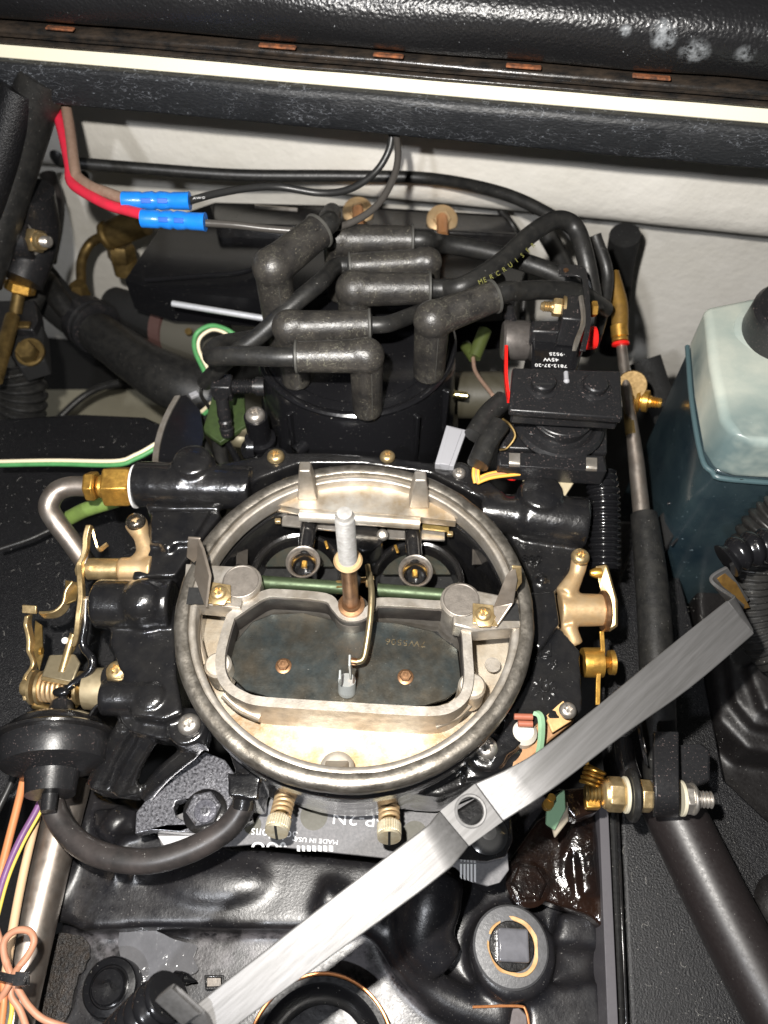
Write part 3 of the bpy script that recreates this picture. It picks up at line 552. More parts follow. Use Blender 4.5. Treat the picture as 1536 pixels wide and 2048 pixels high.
o = M().ball(P(482, 868, -4.5), 0.8, (1, 1, 0.7)).hexa(P(485, 862, -4.2), (0.3, -.2, 1), 0.5, 0.7).obj('tan_sensor', mat('dull_khaki_metal', (0.16, 0.14, 0.09), 0.4, 0.4)); tag(o, 'khaki metal sensor behind the distributor hold down lug', 'sensor')
# ---------------------------------------------------------------- plug leads
def lead(label, bot, ytop, end, cable, cw=38, bw=70, zb=0.0, lift=0.0, ez=0.0):
    t = thing('plug_lead', label, 'plug lead', P(bot[0], bot[1], zb), group='spark plug leads on the distributor cap')
    e = rise(bot[0], bot[1], zb, ytop); b0 = P(bot[0], bot[1], zb)
    zh = e.z + ez; h = P(end[0], end[1], zh); r = bw / 2 * S(bot[0], bot[1], zb) * 0.86
    s = M(); s.tube([b0 + Z * -0.3, e], [r * 0.94, r], 28, 6)
    ax = (h - e); L_ = ax.length; axn = ax.normalized(); rh = r * 0.93
    s.lathe(e, axn, [(r * 1.0, 0), (r * 1.0, 0.2), (rh * 1.02, L_ * 0.5), (rh * 0.96, L_ - 0.25), (rh * 1.0, L_ - 0.12), (rh * 0.95, L_), (rh * 0.4, L_ + 0.01)], 28)
    s.ball(e, r * 1.09, seg=28); s.ball(e + axn * 0.25 + Z * 0.1, r * 0.96, seg=24)
    bo = s.obj('boot', BOOT, t, remesh=0.07, smooth=4)
    sm = M(); sm.lathe(e + axn * 0.42, axn, [(rh * 1.0, -0.02), (rh * 1.045, 0), (rh * 1.0, 0.02)], 36, ring=True).obj('mould_seam', SEAM, bo)
    sm = M(); sm.lathe(h - axn * 0.06, axn, [(rh * 0.98, -0.07), (rh * 1.06, -0.04), (rh * 1.06, 0.04), (rh * 0.9, 0.07)], 36, ring=True).obj('boot_lip', SEAM, bo)
    sm = M(); sd_ = V((0.35, -1, 0)).normalized() * r * 0.985; sm.tube([b0 + sd_, e + sd_ - Z * 0.4], 0.018, 6, 1)
    sm.obj('flash_line', SEAM, bo)
    # cable
    pts = [h - axn * 0.3, h + axn * 0.6] + px(cable)
    M().tube(pts, cw / 2 * S(end[0], end[1], zh), 16, 8).obj('cable', RUB, t)
    M().lathe(h, axn, [(rh * 0.4, -0.2), (rh * 0.72, 0.0), (rh * 0.66, 0.06), (rh * 0.45, 0.08)], 24).obj('boot_mouth', DEEP, bo)
    return t, e, h
lead('front plug lead whose grey boot lies flat pointing left, nearest the carburetor', (735, 812), 712, (590, 714), [(505, 712, 2.9), (450, 712, 2.6), (424, 712, 2.1), (440, 690, 1.4), (490, 680, .6), (600, 660, -.5)], 40, 74)
tb, eb, hb = lead('plug lead with boot pointing right just behind the front one', (592, 752), 655, (742, 650), [(800, 640, 2.6), (850, 620, 2.0), (920, 590, 0.9), (1000, 560, 0.0)], 34, 72)
lead('plug lead with boot pointing left whose cable sweeps down over the cap', (850, 610), 524, (697, 532), [(640, 565, 3.1), (580, 615, 2.8), (520, 670, 2.0), (460, 715, 1.0), (410, 765, -1.5)], 34, 60)
td, ed, hd = lead('plug lead with boot in the centre of the cluster and cable arching up right', (712, 672), 578, (862, 577), [(930, 570, 3.2), (1000, 525, 3.2), (1060, 470, 3.4), (1112, 440, 3.4), (1150, 455, 3.0), (1172, 520, 2.2), (1190, 620, 0.5)], 38, 76)
lead('rightmost plug lead with tall elbow boot tilted up to the right', (858, 738), 640, (990, 592), [(1040, 582, 2.9), (1100, 580, 2.4), (1160, 588, 1.6), (1210, 620, 0)], 40, 78, ez=0.2)
lead('leftmost plug lead, upright boot leaning back with speckled dirt on its shaft', (568, 690), 535, (640, 460), [(655, 440, 3.6), (664, 425, 2.5)], 42, 80, ez=0.3)
lead('rear plug lead with crackled boot pointing right toward the copper studs', (682, 580), 480, (828, 480), [(880, 487, 2.0), (960, 500, 1.6), (1050, 525, 1.2), (1120, 553, 0.8), (1165, 590, 0)], 38, 68)
s = M().tube([P(1150, 700, -2), P(1185, 690, -1), P(1215, 560, 0.4), P(1190, 470, 2.0)], 0.3, 14, 8).obj('looped_lead', RUB); tag(s, 'plain black lead rising behind the breaker toward the arch', 'plug lead')
# lettering on the arching lead (yellow, worn)
pts = px([(955, 557), (975, 549), (995, 539), (1012, 530), (1027, 518), (1043, 507), (1058, 495)], 3.45)
word = 'MERCRUISER'
q = crom([P(957, 566, 3.55), P(1000, 545, 3.6), P(1040, 515, 3.7), (P(1075, 482, 3.75))], 10)
for i, ch in enumerate(word):
    k = int(i / len(word) * (len(q) - 2)); tdir = (q[k + 1] - q[k]).normalized(); nn = (CAM - q[k]).normalized(); nn = (nn - tdir * nn.dot(tdir)).normalized(); bb = nn.cross(tdir)
    text(ch, q[k] + nn * 0.2, None, None, 0.30, INKG, td, rot=0, ext=0.005, name='letter', face=Matrix((tdir, bb, nn)).transposed())
# ================================================================ BREAKER AND MODULES, RIGHT OF THE DISTRIBUTOR
bk = thing('circuit_breaker', 'black circuit breaker with red reset button and brass terminal nut', 'circuit breaker', P(1110, 740, -3))
M().prism([(1063, 655), (1162, 655), (1166, 700), (1150, 745), (1062, 742)], 1.6, 2.6).obj('body', PLAS, bk, bevel=0.15, seg=3)
M().prism([(1062, 640), (1135, 640), (1140, 665), (1062, 662)], 2.2, 1.0).obj('shoulder', PLASM, bk, bevel=0.12)
M().prism([(1128, 588), (1168, 590), (1170, 640), (1124, 636)], 3.2, 1.6).obj('terminal_block', PLASM, bk, bevel=0.08)
ax = (P(1082, 612, 2.9) - P(1126, 616, 2.9)).normalized()
M().lathe(P(1128, 616, 2.9), ax, [(0.5, -0.05), (0.52, 0.06), (0.3, 0.08)], 28).hexa(P(1126, 616, 2.9) + ax * 0.05, ax, 0.4, 0.4).lathe(P(1116, 615, 2.9) + ax * .2, ax, [(0.24, 0)] + [(0.24 - 0.04 * (k % 2), 0.05 * k + 0.1) for k in range(8)] + [(0.15, 0.55)], 20).obj('terminal_nut', ZINC, bk)
M().ribbon(px([(1166, 590), (1172, 640), (1160, 680), (1152, 702)], 3.3), px([(1161, 590), (1166, 640), (1152, 680), (1150, 702)], 3.4), 0.12).obj('bare_bus_strip', ALU, bk)
M().ribbon(px([(1118, 528), (1165, 532), (1176, 560), (1182, 640), (1172, 700)], 3.6), px([(1118, 550), (1158, 552), (1166, 570), (1172, 640), (1160, 700)], 3.6), 0.1).obj('black_bracket', PLASM, bk, bevel=0.02)
M().cyl(P(1132, 541, 3.6), Z, 0.12, 0.04, 16).obj('bracket_hole', RUSTY, bk)
M().hexa(P(1182, 618, 2.9), X, 0.35, 0.25).obj('brass_nut', BRASS, bk)
M().lathe(P(1168, 677, 1.7), (1, 0.05, 0.05), [(0.3, -.1), (0.5, 0), (0.52, 0.4), (0.48, 0.52), (0.1, 0.56)], 28).obj('red_reset_button', REDP, bk)
M().lathe(P(1004, 680, 0.9), (1, -0.05, 0.0), [(0.8, 0), (0.9, 0.1), (0.9, 1.1), (0.8, 1.25), (0.3, 1.3)], 32).obj('metal_drum', mat('dark_zinc_drum', (0.16, 0.145, 0.135), 0.35, 0.6, c2=(0.07, 0.06, 0.055)), bk)
M().tube([P(1015, 615, 1.6), P(1022, 640, 1.5), P(1026, 660, 1.4)], 0.28, 12, 4).obj('tab', PLASM, bk)
M().ribbon(px([(1008, 700), (1008, 760), (1014, 806)], 1.2), px([(1014, 700), (1014, 760), (1019, 806)], 1.2), 0.3).obj('red_edge', REDP, bk)
for k, (tx, yy, sz) in enumerate((('·9525', 708, 0.26), ('45W', 719, 0.28), ('7812-37-20', 731, 0.25))):
    text(tx, 1108 + (-6 if k else 6), yy, 1.615, sz, WHTP, bk, rot=177, ext=0.004, sx=1.15)
md = thing('knock_module', 'black ribbed module with twin bossed cover and silver clips', 'ignition module', P(1120, 900, -5))
M().prism([(1025, 735), (1242, 742), (1245, 836), (1018, 820)], 2.0, 0.35).obj('bossed_cover', PLASM, md, bevel=0.08)
M().prism([(1030, 765), (1238, 768), (1240, 835), (1024, 822)], 1.64, 0.8).obj('cover_skirt', PLASM, md, bevel=0.1)
for (x, y) in ((1085, 772), (1189, 776)):
    M().lathe(P(x, y, 2.0), Z, [(0.72, -0.05), (0.72, 0.03), (0.6, 0.07), (0.58, 0.03), (0.5, 0.03), (0.5, 0.3), (0.45, 0.36), (0.1, 0.37)], 36).obj('boss', PLASM, md)
M().box(P(1085, 768, 2.4), (0.8, 0.08, 0.04)).obj('boss_slot', DEEP, md)
M().tube(px([(1132, 745), (1133, 762)], 2.0), 0.1, 10, 1).ball(P(1133, 762, 2.0), 0.13).obj('keyhole_mark', GREYP, md)
M().prism([(1005, 850), (1050, 840), (1200, 845), (1215, 850), (1215, 905), (1000, 895)], -0.6, 1.5).obj('module_deck', PLASM, md, bevel=0.12)
M().prism([(995, 903), (1212, 912), (1215, 943), (995, 930)], -0.2, 1.0).obj('front_lip', PLASM, md, bevel=0.12)
c0 = P(1118, 862, -0.5)
M().lathe(c0, Z, [(1.25, -3), (1.25, 0.1), (1.15, 0.2), (1.15, 0.9), (0.9, 0.95)], 48).obj('drum', PLASM, md)
M().lathe(c0 + Z * .1 + Y * 0.2, Z, [(1.3, 0.0), (1.95, 0.0), (1.98, 0.12), (1.85, 0.3), (1.6, 0.32), (1.5, 0.2), (1.4, 0.4), (1.3, 0.4)], 56).obj('outer_ring', PLASM, md)
M().lathe(c0 + Z * 0.75 + Y * 0.2, Z, [(0.3, 0.0), (1.3, 0.0), (1.34, 0.08), (1.2, 0.2), (0.3, 0.22)], 48).ball(c0 + Z * 1.0 + V((0, -.3, 0)), 0.2).obj('inner_ring', PLASM, md)
for (x, y) in ((1029, 921), (1183, 930)):
    A = px([(x - 11, y - 14, -0.12), (x - 11, y + 6, -0.1), (x - 10, y + 15, -0.7), (x - 8, y + 22, -1.5)]); B = px([(x + 11, y - 13, -0.12), (x + 11, y + 7, -0.1), (x + 10, y + 16, -0.7), (x + 8, y + 23, -1.5)])
    M().ribbon(A, B, 0.05).obj('silver_clip', ALU, md, bevel=0.01)
M().ext([px([(1043, 936), (1160, 941), (1154, 952), (1044, 946)], -0.75)], (0, 0, -0.2)).obj('tan_plate_lip', mat('cream_zinc_plate', (0.72, 0.62, 0.42), 0.35, 0.5), md, bevel=0.03)
M().ext([px([(1044, 950), (1154, 956), (1130, 992), (1052, 975)], -1.2)], (0, 0, -0.2)).obj('tan_plate', MATS['cream_zinc_plate'], md, bevel=0.03)
M().lathe(P(1097, 974, -1.15), (0, -.3, 1), [(0.4, -.2), (0.42, 0.05), (0.3, 0.14), (0.05, 0.16)], 28).box(P(1097, 972, -0.98), (0.07, 0.7, 0.08)).obj('slotted_screw', ZINC, md)
M().prism([(1045, 835), (1075, 838), (1090, 870), (1050, 868)], -0.1, 0.4).obj('gusset', PLASM, md, bevel=0.05)
M().tube([P(1005, 838, 0), P(1020, 850, 0), P(1030, 872, -.2), P(1015, 895, -.5), P(1000, 900, -.7)], 0.06, 8, 6).obj('yellow_label_edge', OLDBR, md)
o = wire('rubber_plug_upper', [(1008, 800, 0.2), (975, 830, 0.1), (948, 872, 0.0)], 42, RUB, None, 'upper of two grey rubber plugs beside the module', 'wire plug')
o = wire('rubber_plug_lower', [(998, 850, 0.1), (975, 885, 0.0), (955, 930, -0.2)], 44, RUB, None, 'lower grey rubber plug with orange wires leaving it', 'wire plug')
o = M().prism([(893, 850), (934, 860), (908, 932), (870, 927)], -1.0, 0.4).prism([(899, 853), (925, 859), (899, 930), (879, 927)], -0.93, 0.3).obj('grey_connector', GREYP, bevel=0.03); tag(o, 'flat grey plastic connector right of the distributor', 'connector')
lw = thing('orange_striped_wires', 'orange and yellow wires bent from the lower plug to the module plate', 'wire', P(960, 968, -1))
for k, (dx, c_) in enumerate(((0, AMBW), (5, ORGW), (9, AMBW))):
    wire('wire_strand', [(948 + dx, 932, -0.6), (947 + dx, 950, -0.7), (950 + dx, 966, -0.9)], 7, c_, lw)
    wire('wire_strand', [(954, 966 - dx, -0.9 + dx * .01), (985, 955 - dx, -0.8), (1040, 948 - dx, -0.8)], 7, c_, lw)
M().ball(P(1024, 950, -1.2), 0.35, (1, 0.8, 0.6)).obj('red_terminal', REDP, lw)
cn = thing('olive_connector', 'olive green bullet connector with thin wire in the shadow behind the boots', 'connector', P(950, 700, -4))
M().tube(px([(970, 660, -2), (948, 715, -2.6)]), 0.36, 14, 1).tube(px([(930, 690, -2.6), (948, 715, -2.6)]), 0.3, 14, 1).obj('sleeve', mat('olive_plastic', (0.05, 0.065, 0.015), 0.4), cn)
M().tube(px([(946, 715, -2.6), (952, 745, -2.4), (985, 790, -1.5)]), 0.1, 10, 6).obj('wire_tail', BRNW, cn)
o = M().tube(px([(893, 787, -4), (935, 792, -4)]), 0.22, 12, 1).obj('bright_pin', mat('polished_brass', (0.8, 0.7, 0.35), 0.2, 1.0)); tag(o, 'short polished brass pin in the gap right of the cap', 'pin')
o = M().lathe(P(900, 790, -6), X, [(1.2, 0), (1.3, .1), (1.3, 2.8), (1.1, 3)], 28).obj('shaded_cylinder', mat('dark_olive_metal', (0.05, 0.045, 0.03), 0.4)); tag(o, 'dark olive cylinder in the gap between distributor and module', 'sensor')
# ================================================================ COOLANT BOTTLE
bt = thing('coolant_bottle', 'milky plastic coolant bottle, teal with liquid below, right edge', 'bottle', P(1450, 1100, -12))
zl = -0.5
base = px([(1376, 690), (1480, 668), (1760, 668), (1760, 975), (1470, 957), (1425, 940), (1404, 908), (1385, 800)], zl)
hgt = rise(1376, 690, zl, 612).z - zl
LQ = mat('milky_shell_over_liquid', (0.50, 0.52, 0.45), 0.3, c2=(0.30, 0.36, 0.33), amt=0.9, ns=0.22, coat=0.3, speck=0.25, spk=6, sc_=(0.7, 0.75, 0.72), spots=[(P(1500, 930, zl + 1.0) - WORLD[bt.name], 3.2), (P(1440, 950, zl) - WORLD[bt.name], 2.4), (P(1385, 760, zl) - WORLD[bt.name], 2.0), (P(1600, 940, zl) - WORLD[bt.name], 2.6)], spc=(0.08, 0.13, 0.14), spn=0.12, spa=0.85)
s = M().ext([[p + Z * hgt for p in base]], (0, 0, -hgt)); s.obj('upper_shell', LQ, bt, bevel=1.25, seg=8, bang=25, ang=60)
cen = sum(base, V((0, 0, 0))) / len(base)
s = M().ext([[p + (p - cen).normalized() * (-0.05) for p in base]], (0, 0, -13)); s.obj('filled_lower_shell', BOTL, bt, bevel=0.25, seg=3, bang=25, ang=60)
M().tube([p + Z * -0.1 + (p - cen).normalized() * 0.0 for p in (base[0], base[7], base[6], base[5], base[4], base[3])], 0.12, 10, 4).obj('moulded_seam', mat('teal_seam', (0.06, 0.10, 0.11), 0.3), bt)
ct = P(1565, 665, zl + hgt + 0.2)
M().lathe(ct, (0, -0.1, 1), [(1.6, -0.5), (1.75, 0), (1.75, 1.2), (1.6, 1.45), (0.2, 1.5)], 40).obj('black_cap', PLASM, bt, ang=30)
M().lathe(ct, (0, -0.1, 1), [(1.7, -0.9), (2.0, -0.7), (2.0, -.2), (1.7, -.1)], 40).obj('neck_collar', BOTT, bt)
M().box(PY(1525, 962, base[4].y - 0.06), (2.0, 0.03, 0.12), Matrix.Rotation(0.06, 3, 'Y')).obj('level_mark', DEEP, bt)
rb = thing('bottle_strap_clip', 'small curved black clip against the lower corner of the bottle', 'clip', P(1360, 1050, -6))
M().ribbon(px([(1335, 1010, -5), (1368, 1004, -5), (1378, 1030, -5.4), (1366, 1060, -5.8), (1340, 1090, -6)]), px([(1335, 1010, -6), (1368, 1004, -6), (1378, 1030, -6.4), (1366, 1060, -6.8), (1340, 1090, -7)]), 0.12).obj('clip_band', PLASM, rb, bevel=0.04)
M().prism([(1300, 1050), (1340, 1010), (1368, 1010), (1372, 1035), (1330, 1100), (1310, 1110)], -5.9, 0.6).obj('clip_web', DEEP, rb, bevel=0.1)
o = M().tube([P(1290, 720, -6), P(1310, 780, -7), P(1345, 860, -8), P(1310, 990, -9)], 0.9, 16, 6).obj('bottle_bracket_tube', DEEP); tag(o, 'dark bracket tube between the brass nut and the bottle', 'bracket')
o = M().corr(px([(1200, 950, -1.8), (1206, 985, -2.0), (1208, 1050, -2.6), (1208, 1140, -3.4)]), 0.72, 0.27, 0.13, 24).obj('ribbed_loom_tube', PLAS); tag(o, 'black ribbed conduit dropping behind the right end of the carburetor', 'conduit')
# ================================================================ CARBURETOR
cb = thing('carburetor', 'four barrel carburetor with round silver air horn ring, centre of picture', 'carburetor', (0, 0, -7))
C0 = V((0, 0, 0))
def yawp(p, a=-0.055): return Matrix.Rotation(a, 3, 'Z') @ V(p)
# air horn ring : worn top flange and lighter inner lip
M().lathe(C0, Z, [(6.15, -0.35), (6.16, -0.05), (6.2, 0), (6.52, -0.02), (6.6, -0.06), (6.68, -0.14), (6.72, -0.3), (6.72, -0.55), (6.62, -0.64), (6.45, -1.4), (6.2, -1.5), (6.1, -1.3)], 160, ring=True).rough(0.03, 1.6).obj('ring_flange', ALUD, cb, ang=60)
M().lathe(C0, Z, [(5.9, -0.9), (5.9, -0.24), (5.94, -0.19), (6.12, -0.17), (6.17, -0.2), (6.17, -0.9)], 160, ring=True).obj('ring_inner_lip', ALU, cb, ang=50)
# bowl floor : crescents left, right and front
fz = -2.25
fl = circ((0, 0, fz), 6.05, 90, 167, 368)
hole = px([(1035, 1215), (925, 1240), (935, 1330), (930, 1370), (905, 1400), (860, 1418), (700, 1412), (520, 1396), (478, 1380), (450, 1350), (448, 1300), (470, 1240), (470, 1180), (385, 1165)], fz)
SPF = [(P(x, y, fz) - WORLD[cb.name], r_) for x, y, r_ in ((500, 1440, 1.3), (560, 1490, 1.0), (615, 1510, 0.9), (730, 1512, 1.1), (900, 1462, 1.3), (960, 1400, 1.0), (420, 1360, .8), (830, 1490, 0.8))]
M().ext([fl + hole[1:-1]], (0, 0, -0.25)).obj('bowl_floor', mat('fuel_varnished_floor', (0.52, 0.47, 0.39), 0.38, 0.65, c2=(0.34, 0.25, 0.15), amt=0.7, ns=0.6, bs=12, bump=0.2, spots=SPF, spc=(0.30, 0.17, 0.06), spn=0.8, spa=0.75), cb)
# back shelf
shelf = circ((0, 0, -0.62), 6.05, 40, 33, 142)
fr_ = px([(533, 1004), (600, 1018), (604, 1026), (838, 1042), (842, 1034), (912, 1042)], -0.62)
M().ext([[p for p in shelf if p.y > fr_[0].y * .9 - 0.0 + (0)][:] + fr_], (0, 0, -0.45)).obj('back_shelf', ALUF, cb, bevel=0.06)
M().tube(px([(600, 1030, -0.8), (700, 1036, -0.8), (840, 1046, -0.8)]), 0.28, 16, 4).obj('shelf_front_bead', ALUF, cb)
for (x, y, tx, ty, z1) in ((616, 984, 611, 934, 0), (838, 1000, 842, 953, 0)):
    b_ = P(x, y, -0.62); t_ = rise(x, y, -0.62, ty + 2)
    s = M(); rg = []
    for (f_, w1, d1) in ((0, 0.42, 0.42), (0.6, 0.31, 0.33), (1.0, 0.23, 0.25)):
        c = b_.lerp(t_, f_) + V((0, f_ * 0.1, 0)); rg.append([c + V((w1, -d1, 0)), c + V((w1, d1, 0)), c + V((-w1, d1, 0)), c + V((-w1, -d1, 0))])
    s.rings(rg).obj('locating_peg', ALU, cb, bevel=0.06, seg=3)
c = P(670, 1532, -0.5)
M().rings([[c + V((a * 0.42, -.5, -0.9)), c + V((a * 0.42, 0.5, -1.1))] + [c + V((-a * 0.42, 0.5, -1.1)), c + V((-a * 0.42, -.5, -.9))] for a in (1,)] + [[c + V((0.26, -0.5, .25)), c + V((0.26, -0.15, .25)), c + V((-0.26, -0.15, .25)), c + V((-0.26, -.5, .25))]]).obj('locating_peg', ALU, cb, bevel=0.06, seg=3)
M().lathe(c + V((0, 0.25, -1.24)), Z, [(0.62, 0), (0.58, 0.05), (0.4, 0.12)], 32).obj('peg_boss', ALUF, cb)
# choke housing wall : one continuous rim (top at z=-0.35)
zt_ = -0.30
loop = [(461, 1232), (450, 1268), (441, 1308), (442, 1345), (456, 1372), (484, 1391), (520, 1402), (620, 1409), (700, 1414), (800, 1420), (870, 1422), (905, 1413), (930, 1390), (938, 1355), (936, 1310), (932, 1262), (920, 1238), (890, 1212), (860, 1208), (760, 1203), (742, 1216), (720, 1232), (690, 1232), (672, 1214), (650, 1194), (560, 1186), (530, 1188), (500, 1205)]
ctr = px(loop, zt_); cc_ = crom(ctr + [ctr[0]], 5)[:-1]
def offs(q, w):
    out = []
    for i in range(len(q)):
        t = (q[(i + 1) % len(q)] - q[i - 1]); n_ = V((-t.y, t.x, 0)).normalized(); out.append(q[i] + n_ * w)
    return out
M().ext([offs(cc_, -0.17), offs(cc_, 0.17)], (0, 0, -2.3)).obj('choke_wall', ALU, cb, bevel=0.07, seg=3, bang=50, ang=50)
lin = [p - Z * 0.14 for p in offs(cc_, 0.174)]; lin2 = [p - Z * 0.14 for p in offs(cc_, 0.2)]
M().ext([lin, lin2], (0, 0, -0.85)).obj('wall_shade_lining', mat('painted_shade_casting', (0.035, 0.03, 0.028), 0.4, 0.4, c2=(0.08, 0.07, 0.06), ns=1.5), cb)  # dark strip puts the shade on the wall's inner face into colour
# dark rear half : back wall face of the crossbar
# ears with lobes and brackets
TAUPE = mat('smooth_taupe_casting', (0.24, 0.215, 0.19), 0.4, 0.7, c2=(0.17, 0.15, 0.13), ns=1.5, bs=12, bump=0.2)
for sd in (0, 1):
    cx_, cy_ = ((482, 1163), (922, 1200))[sd]; zc = -0.05
    c = P(cx_, cy_, zc); r = 41 * S(cx_, cy_, zc)
    arm = px([(500, 1135), (372, 1128), (366, 1205), (440, 1212), (480, 1215)] if sd == 0 else [(905, 1170), (1034, 1196), (1046, 1254), (950, 1262), (905, 1250)], zc)
    M().cyl(c + Z * -2.6, Z, r * 1.0, 2.6, 40, 0.06).obj('ear_post', ALU, cb, ang=30)
    M().ext([arm], (0, 0, -0.9)).obj('ear_arm', ALU, cb, bevel=0.1, seg=3)
    M().lathe(c, Z, [(r * 0.86, -.1), (r * 0.88, 0.0), (r * 0.9, 0.03), (r * 0.86, 0.045), (r * 0.82, 0.02), (0.05, 0.02)], 40).obj('ear_pad', TAUPE, cb)
# standing sheet metal tabs
tabm = mat('brown_tinted_steel', (0.30, 0.26, 0.22), 0.3, 0.8, c2=(0.2, 0.16, 0.12), ns=1.0)
for sd in (0, 1):
    foot = (438, 1188) if sd == 0 else (966, 1231)
    F_ = px([(420, 1165), (462, 1172), (462, 1206), (414, 1208)] if sd == 0 else [(945, 1208), (986, 1212), (996, 1254), (945, 1248)], 0.03)
    M().ext([F_], (0, 0, 0.09)).obj('bracket_foot', ZINC, cb, bevel=0.02)
    if sd == 0:
        a_ = P(418, 1208, 0.1); b_ = P(391, 1134, 0.1); up_ = rise(391, 1140, 0.1, 1076)
        pts_ = [a_, a_ + Z * 0.6, b_.lerp(a_, 0.05) + (up_ - P(391, 1140, 0.1)) * 0.95, b_ + (up_ - P(391, 1140, 0.1)) * 1.05, b_ + V((-.25, 0.1, 0)) + (up_ - P(391, 1140, 0.1)) * 0.8, b_ + V((-0.2, 0.1, 0)) + Z * 0.1]
        quad = [P(418, 1210, 0.1), P(418, 1210, 0.1) + Z * 0.5, P(416, 1125, 1.1), P(400, 1078, 2.0), P(378, 1076, 2.0), P(374, 1122, 1.1), P(391, 1160, 0.4)]
        quad = [P(416, 1214, 0.1), P(424, 1150, 0.9), P(410, 1098, 1.7), P(401, 1078, 2.1), P(399, 1110, 1.3), P(393, 1150, 0.5)]
        M().ext([quad], (-0.1, -0.04, 0)).obj('upright_tab', tabm, cb, bevel=0.02)
        quad = [P(401, 1078, 2.1), P(376, 1077, 2.0), P(373, 1115, 1.3), P(388, 1126, 1.0), P(397, 1118, 1.15)]
        M().ext([quad], (0, 0.08, 0.03)).obj('tab_flange', tabm, cb, bevel=0.02)
    else:
        quad = [P(990, 1256, 0.05), P(986, 1215, 0.2), P(1012, 1150, 1.5), P(1026, 1135, 1.7), P(1030, 1160, 1.4), P(1022, 1208, 0.5)]
        M().ext([quad], (0.1, 0.02, 0)).obj('upright_tab', tabm, cb, bevel=0.02)
        quad = [P(1024, 1134, 1.75), P(1043, 1136, 1.65), P(1044, 1166, 1.1), P(1030, 1185, 0.8)]
        M().ext([quad], (0, 0.08, 0.03)).obj('tab_flange', ZINC, cb, bevel=0.02)
    screw(foot[0], foot[1], 0.15, 17, cb, 'gold', name='bracket_screw')
    M().hexa(P(foot[0] + 2, foot[1] + 6, 0.11), Z, 0.42, 0.16).obj('bracket_washer', ZINC, cb)
for (x, y, z_) in ((394, 1190, -.03), (1018, 1222, -.03)):
    M().box(P(x, y + 2, z_ + 0.03), (0.7, 0.7, 0.06)).obj('bracket_recess', DEEP, cb)
# arc lip casting outside the wall, left and right lugs
for (x, y) in ((436, 1330), (944, 1372)):
    M().lathe(P(x, y, -0.6), Z, [(0.5, -1.2), (0.5, 0), (0.42, 0.1), (0.1, 0.12)], 28).obj('wall_lug', ALUF, cb)
M().tube(px([(400, 1210, -1.2), (396, 1270, -1.3), (410, 1330, -1.4)]), 0.14, 10, 6).obj('floor_rib', ALUF, cb)
M().tube(px([(448, 1390, -1.3), (480, 1418, -1.4), (520, 1436, -1.5)]), 0.16, 10, 6).obj('floor_rib', ALUF, cb)
M().tube(px([(870, 1450, -1.5), (915, 1430, -1.4), (945, 1400, -1.3)]), 0.16, 10, 6).obj('floor_rib', ALUF, cb)
M().cyl(P(985, 1330, -1.74), Z, 0.3, 0.03).obj('drill_mark', ALU, cb)
# amber film on front wall face
A = px([(668, 1430, -0.75), (760, 1437, -0.75), (850, 1440, -0.75), (905, 1428, -0.75)]); 
# choke plate
zp = -1.25
cp = [(540, 1229), (610, 1226), (668, 1240), (680, 1251), (707, 1256), (735, 1250), (748, 1243), (800, 1247), (866, 1262), (915, 1298), (924, 1372), (893, 1398), (850, 1411), (808, 1412), (700, 1407), (548, 1397), (492, 1381), (462, 1352), (456, 1335), (470, 1284), (505, 1243)]
M().prism(cp, zp, 0.12).obj('choke_plate', CHOKE, cb, bevel=0.03)
text('7W5506', 811, 1285, zp + 0.004, 0.34, mat('stamped_bright_edge', (0.45, 0.36, 0.22), 0.25, 0.9, c2=(0.05, 0.04, 0.03), ns=5, amt=1.0), cb, rot=175, ext=0.006, sx=1.25)
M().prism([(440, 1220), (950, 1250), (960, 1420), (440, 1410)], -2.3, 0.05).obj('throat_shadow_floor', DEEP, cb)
nut(567, 1332, zp, 12, cb, 'copper', name='plate_screw'); nut(811, 1354, zp, 12, cb, 'copper', name='plate_screw')
# clevis
cl = M().tube([P(694, 1383, zp), P(694, 1360, zp + 0.6)], 0.32, 24, 1)
cl.obj('clevis_cup', mat('bright_zinc', (0.6, 0.63, 0.62), 0.3, 0.6, c2=(0.4, 0.42, 0.41), ns=2), cb)
M().box(rise(705, 1383, zp, 1335), (0.08, 0.4, 1.3)).obj('clevis_leaf', MATS['bright_zinc'], cb, bevel=0.03)
M().box(rise(684, 1383, zp, 1355), (0.08, 0.35, 0.6)).obj('clevis_leaf', MATS['bright_zinc'], cb, bevel=0.03)
M().tube([P(700, 1322, zp + 0.9), P(714, 1324, zp + 0.9)], 0.14, 12, 1).obj('clevis_pin', RUSTY, cb)
# link rod
rp = px([(738, 1146, 0.3), (743, 1180, 0.35), (741, 1230, 0.2), (733, 1290, -0.1), (726, 1318, -0.3), (712, 1324, -0.35)])
M().tube(rp, 0.12, 14, 6).obj('choke_link', mat('olive_zinc', (0.34, 0.28, 0.17), 0.3, 0.85, c2=(0.2, 0.15, 0.08)), cb)
M().lathe(P(732, 1160, 0.0), X, [(0.12, -.2), (0.12, 0), (0.28, 0), (0.3, 0.08), (0.15, 0.1), (0.15, .3)], 20).tube([P(735, 1130, .3), P(738, 1150, .3)], 0.1, 10, 1).obj('link_pivot', ZINC, cb)
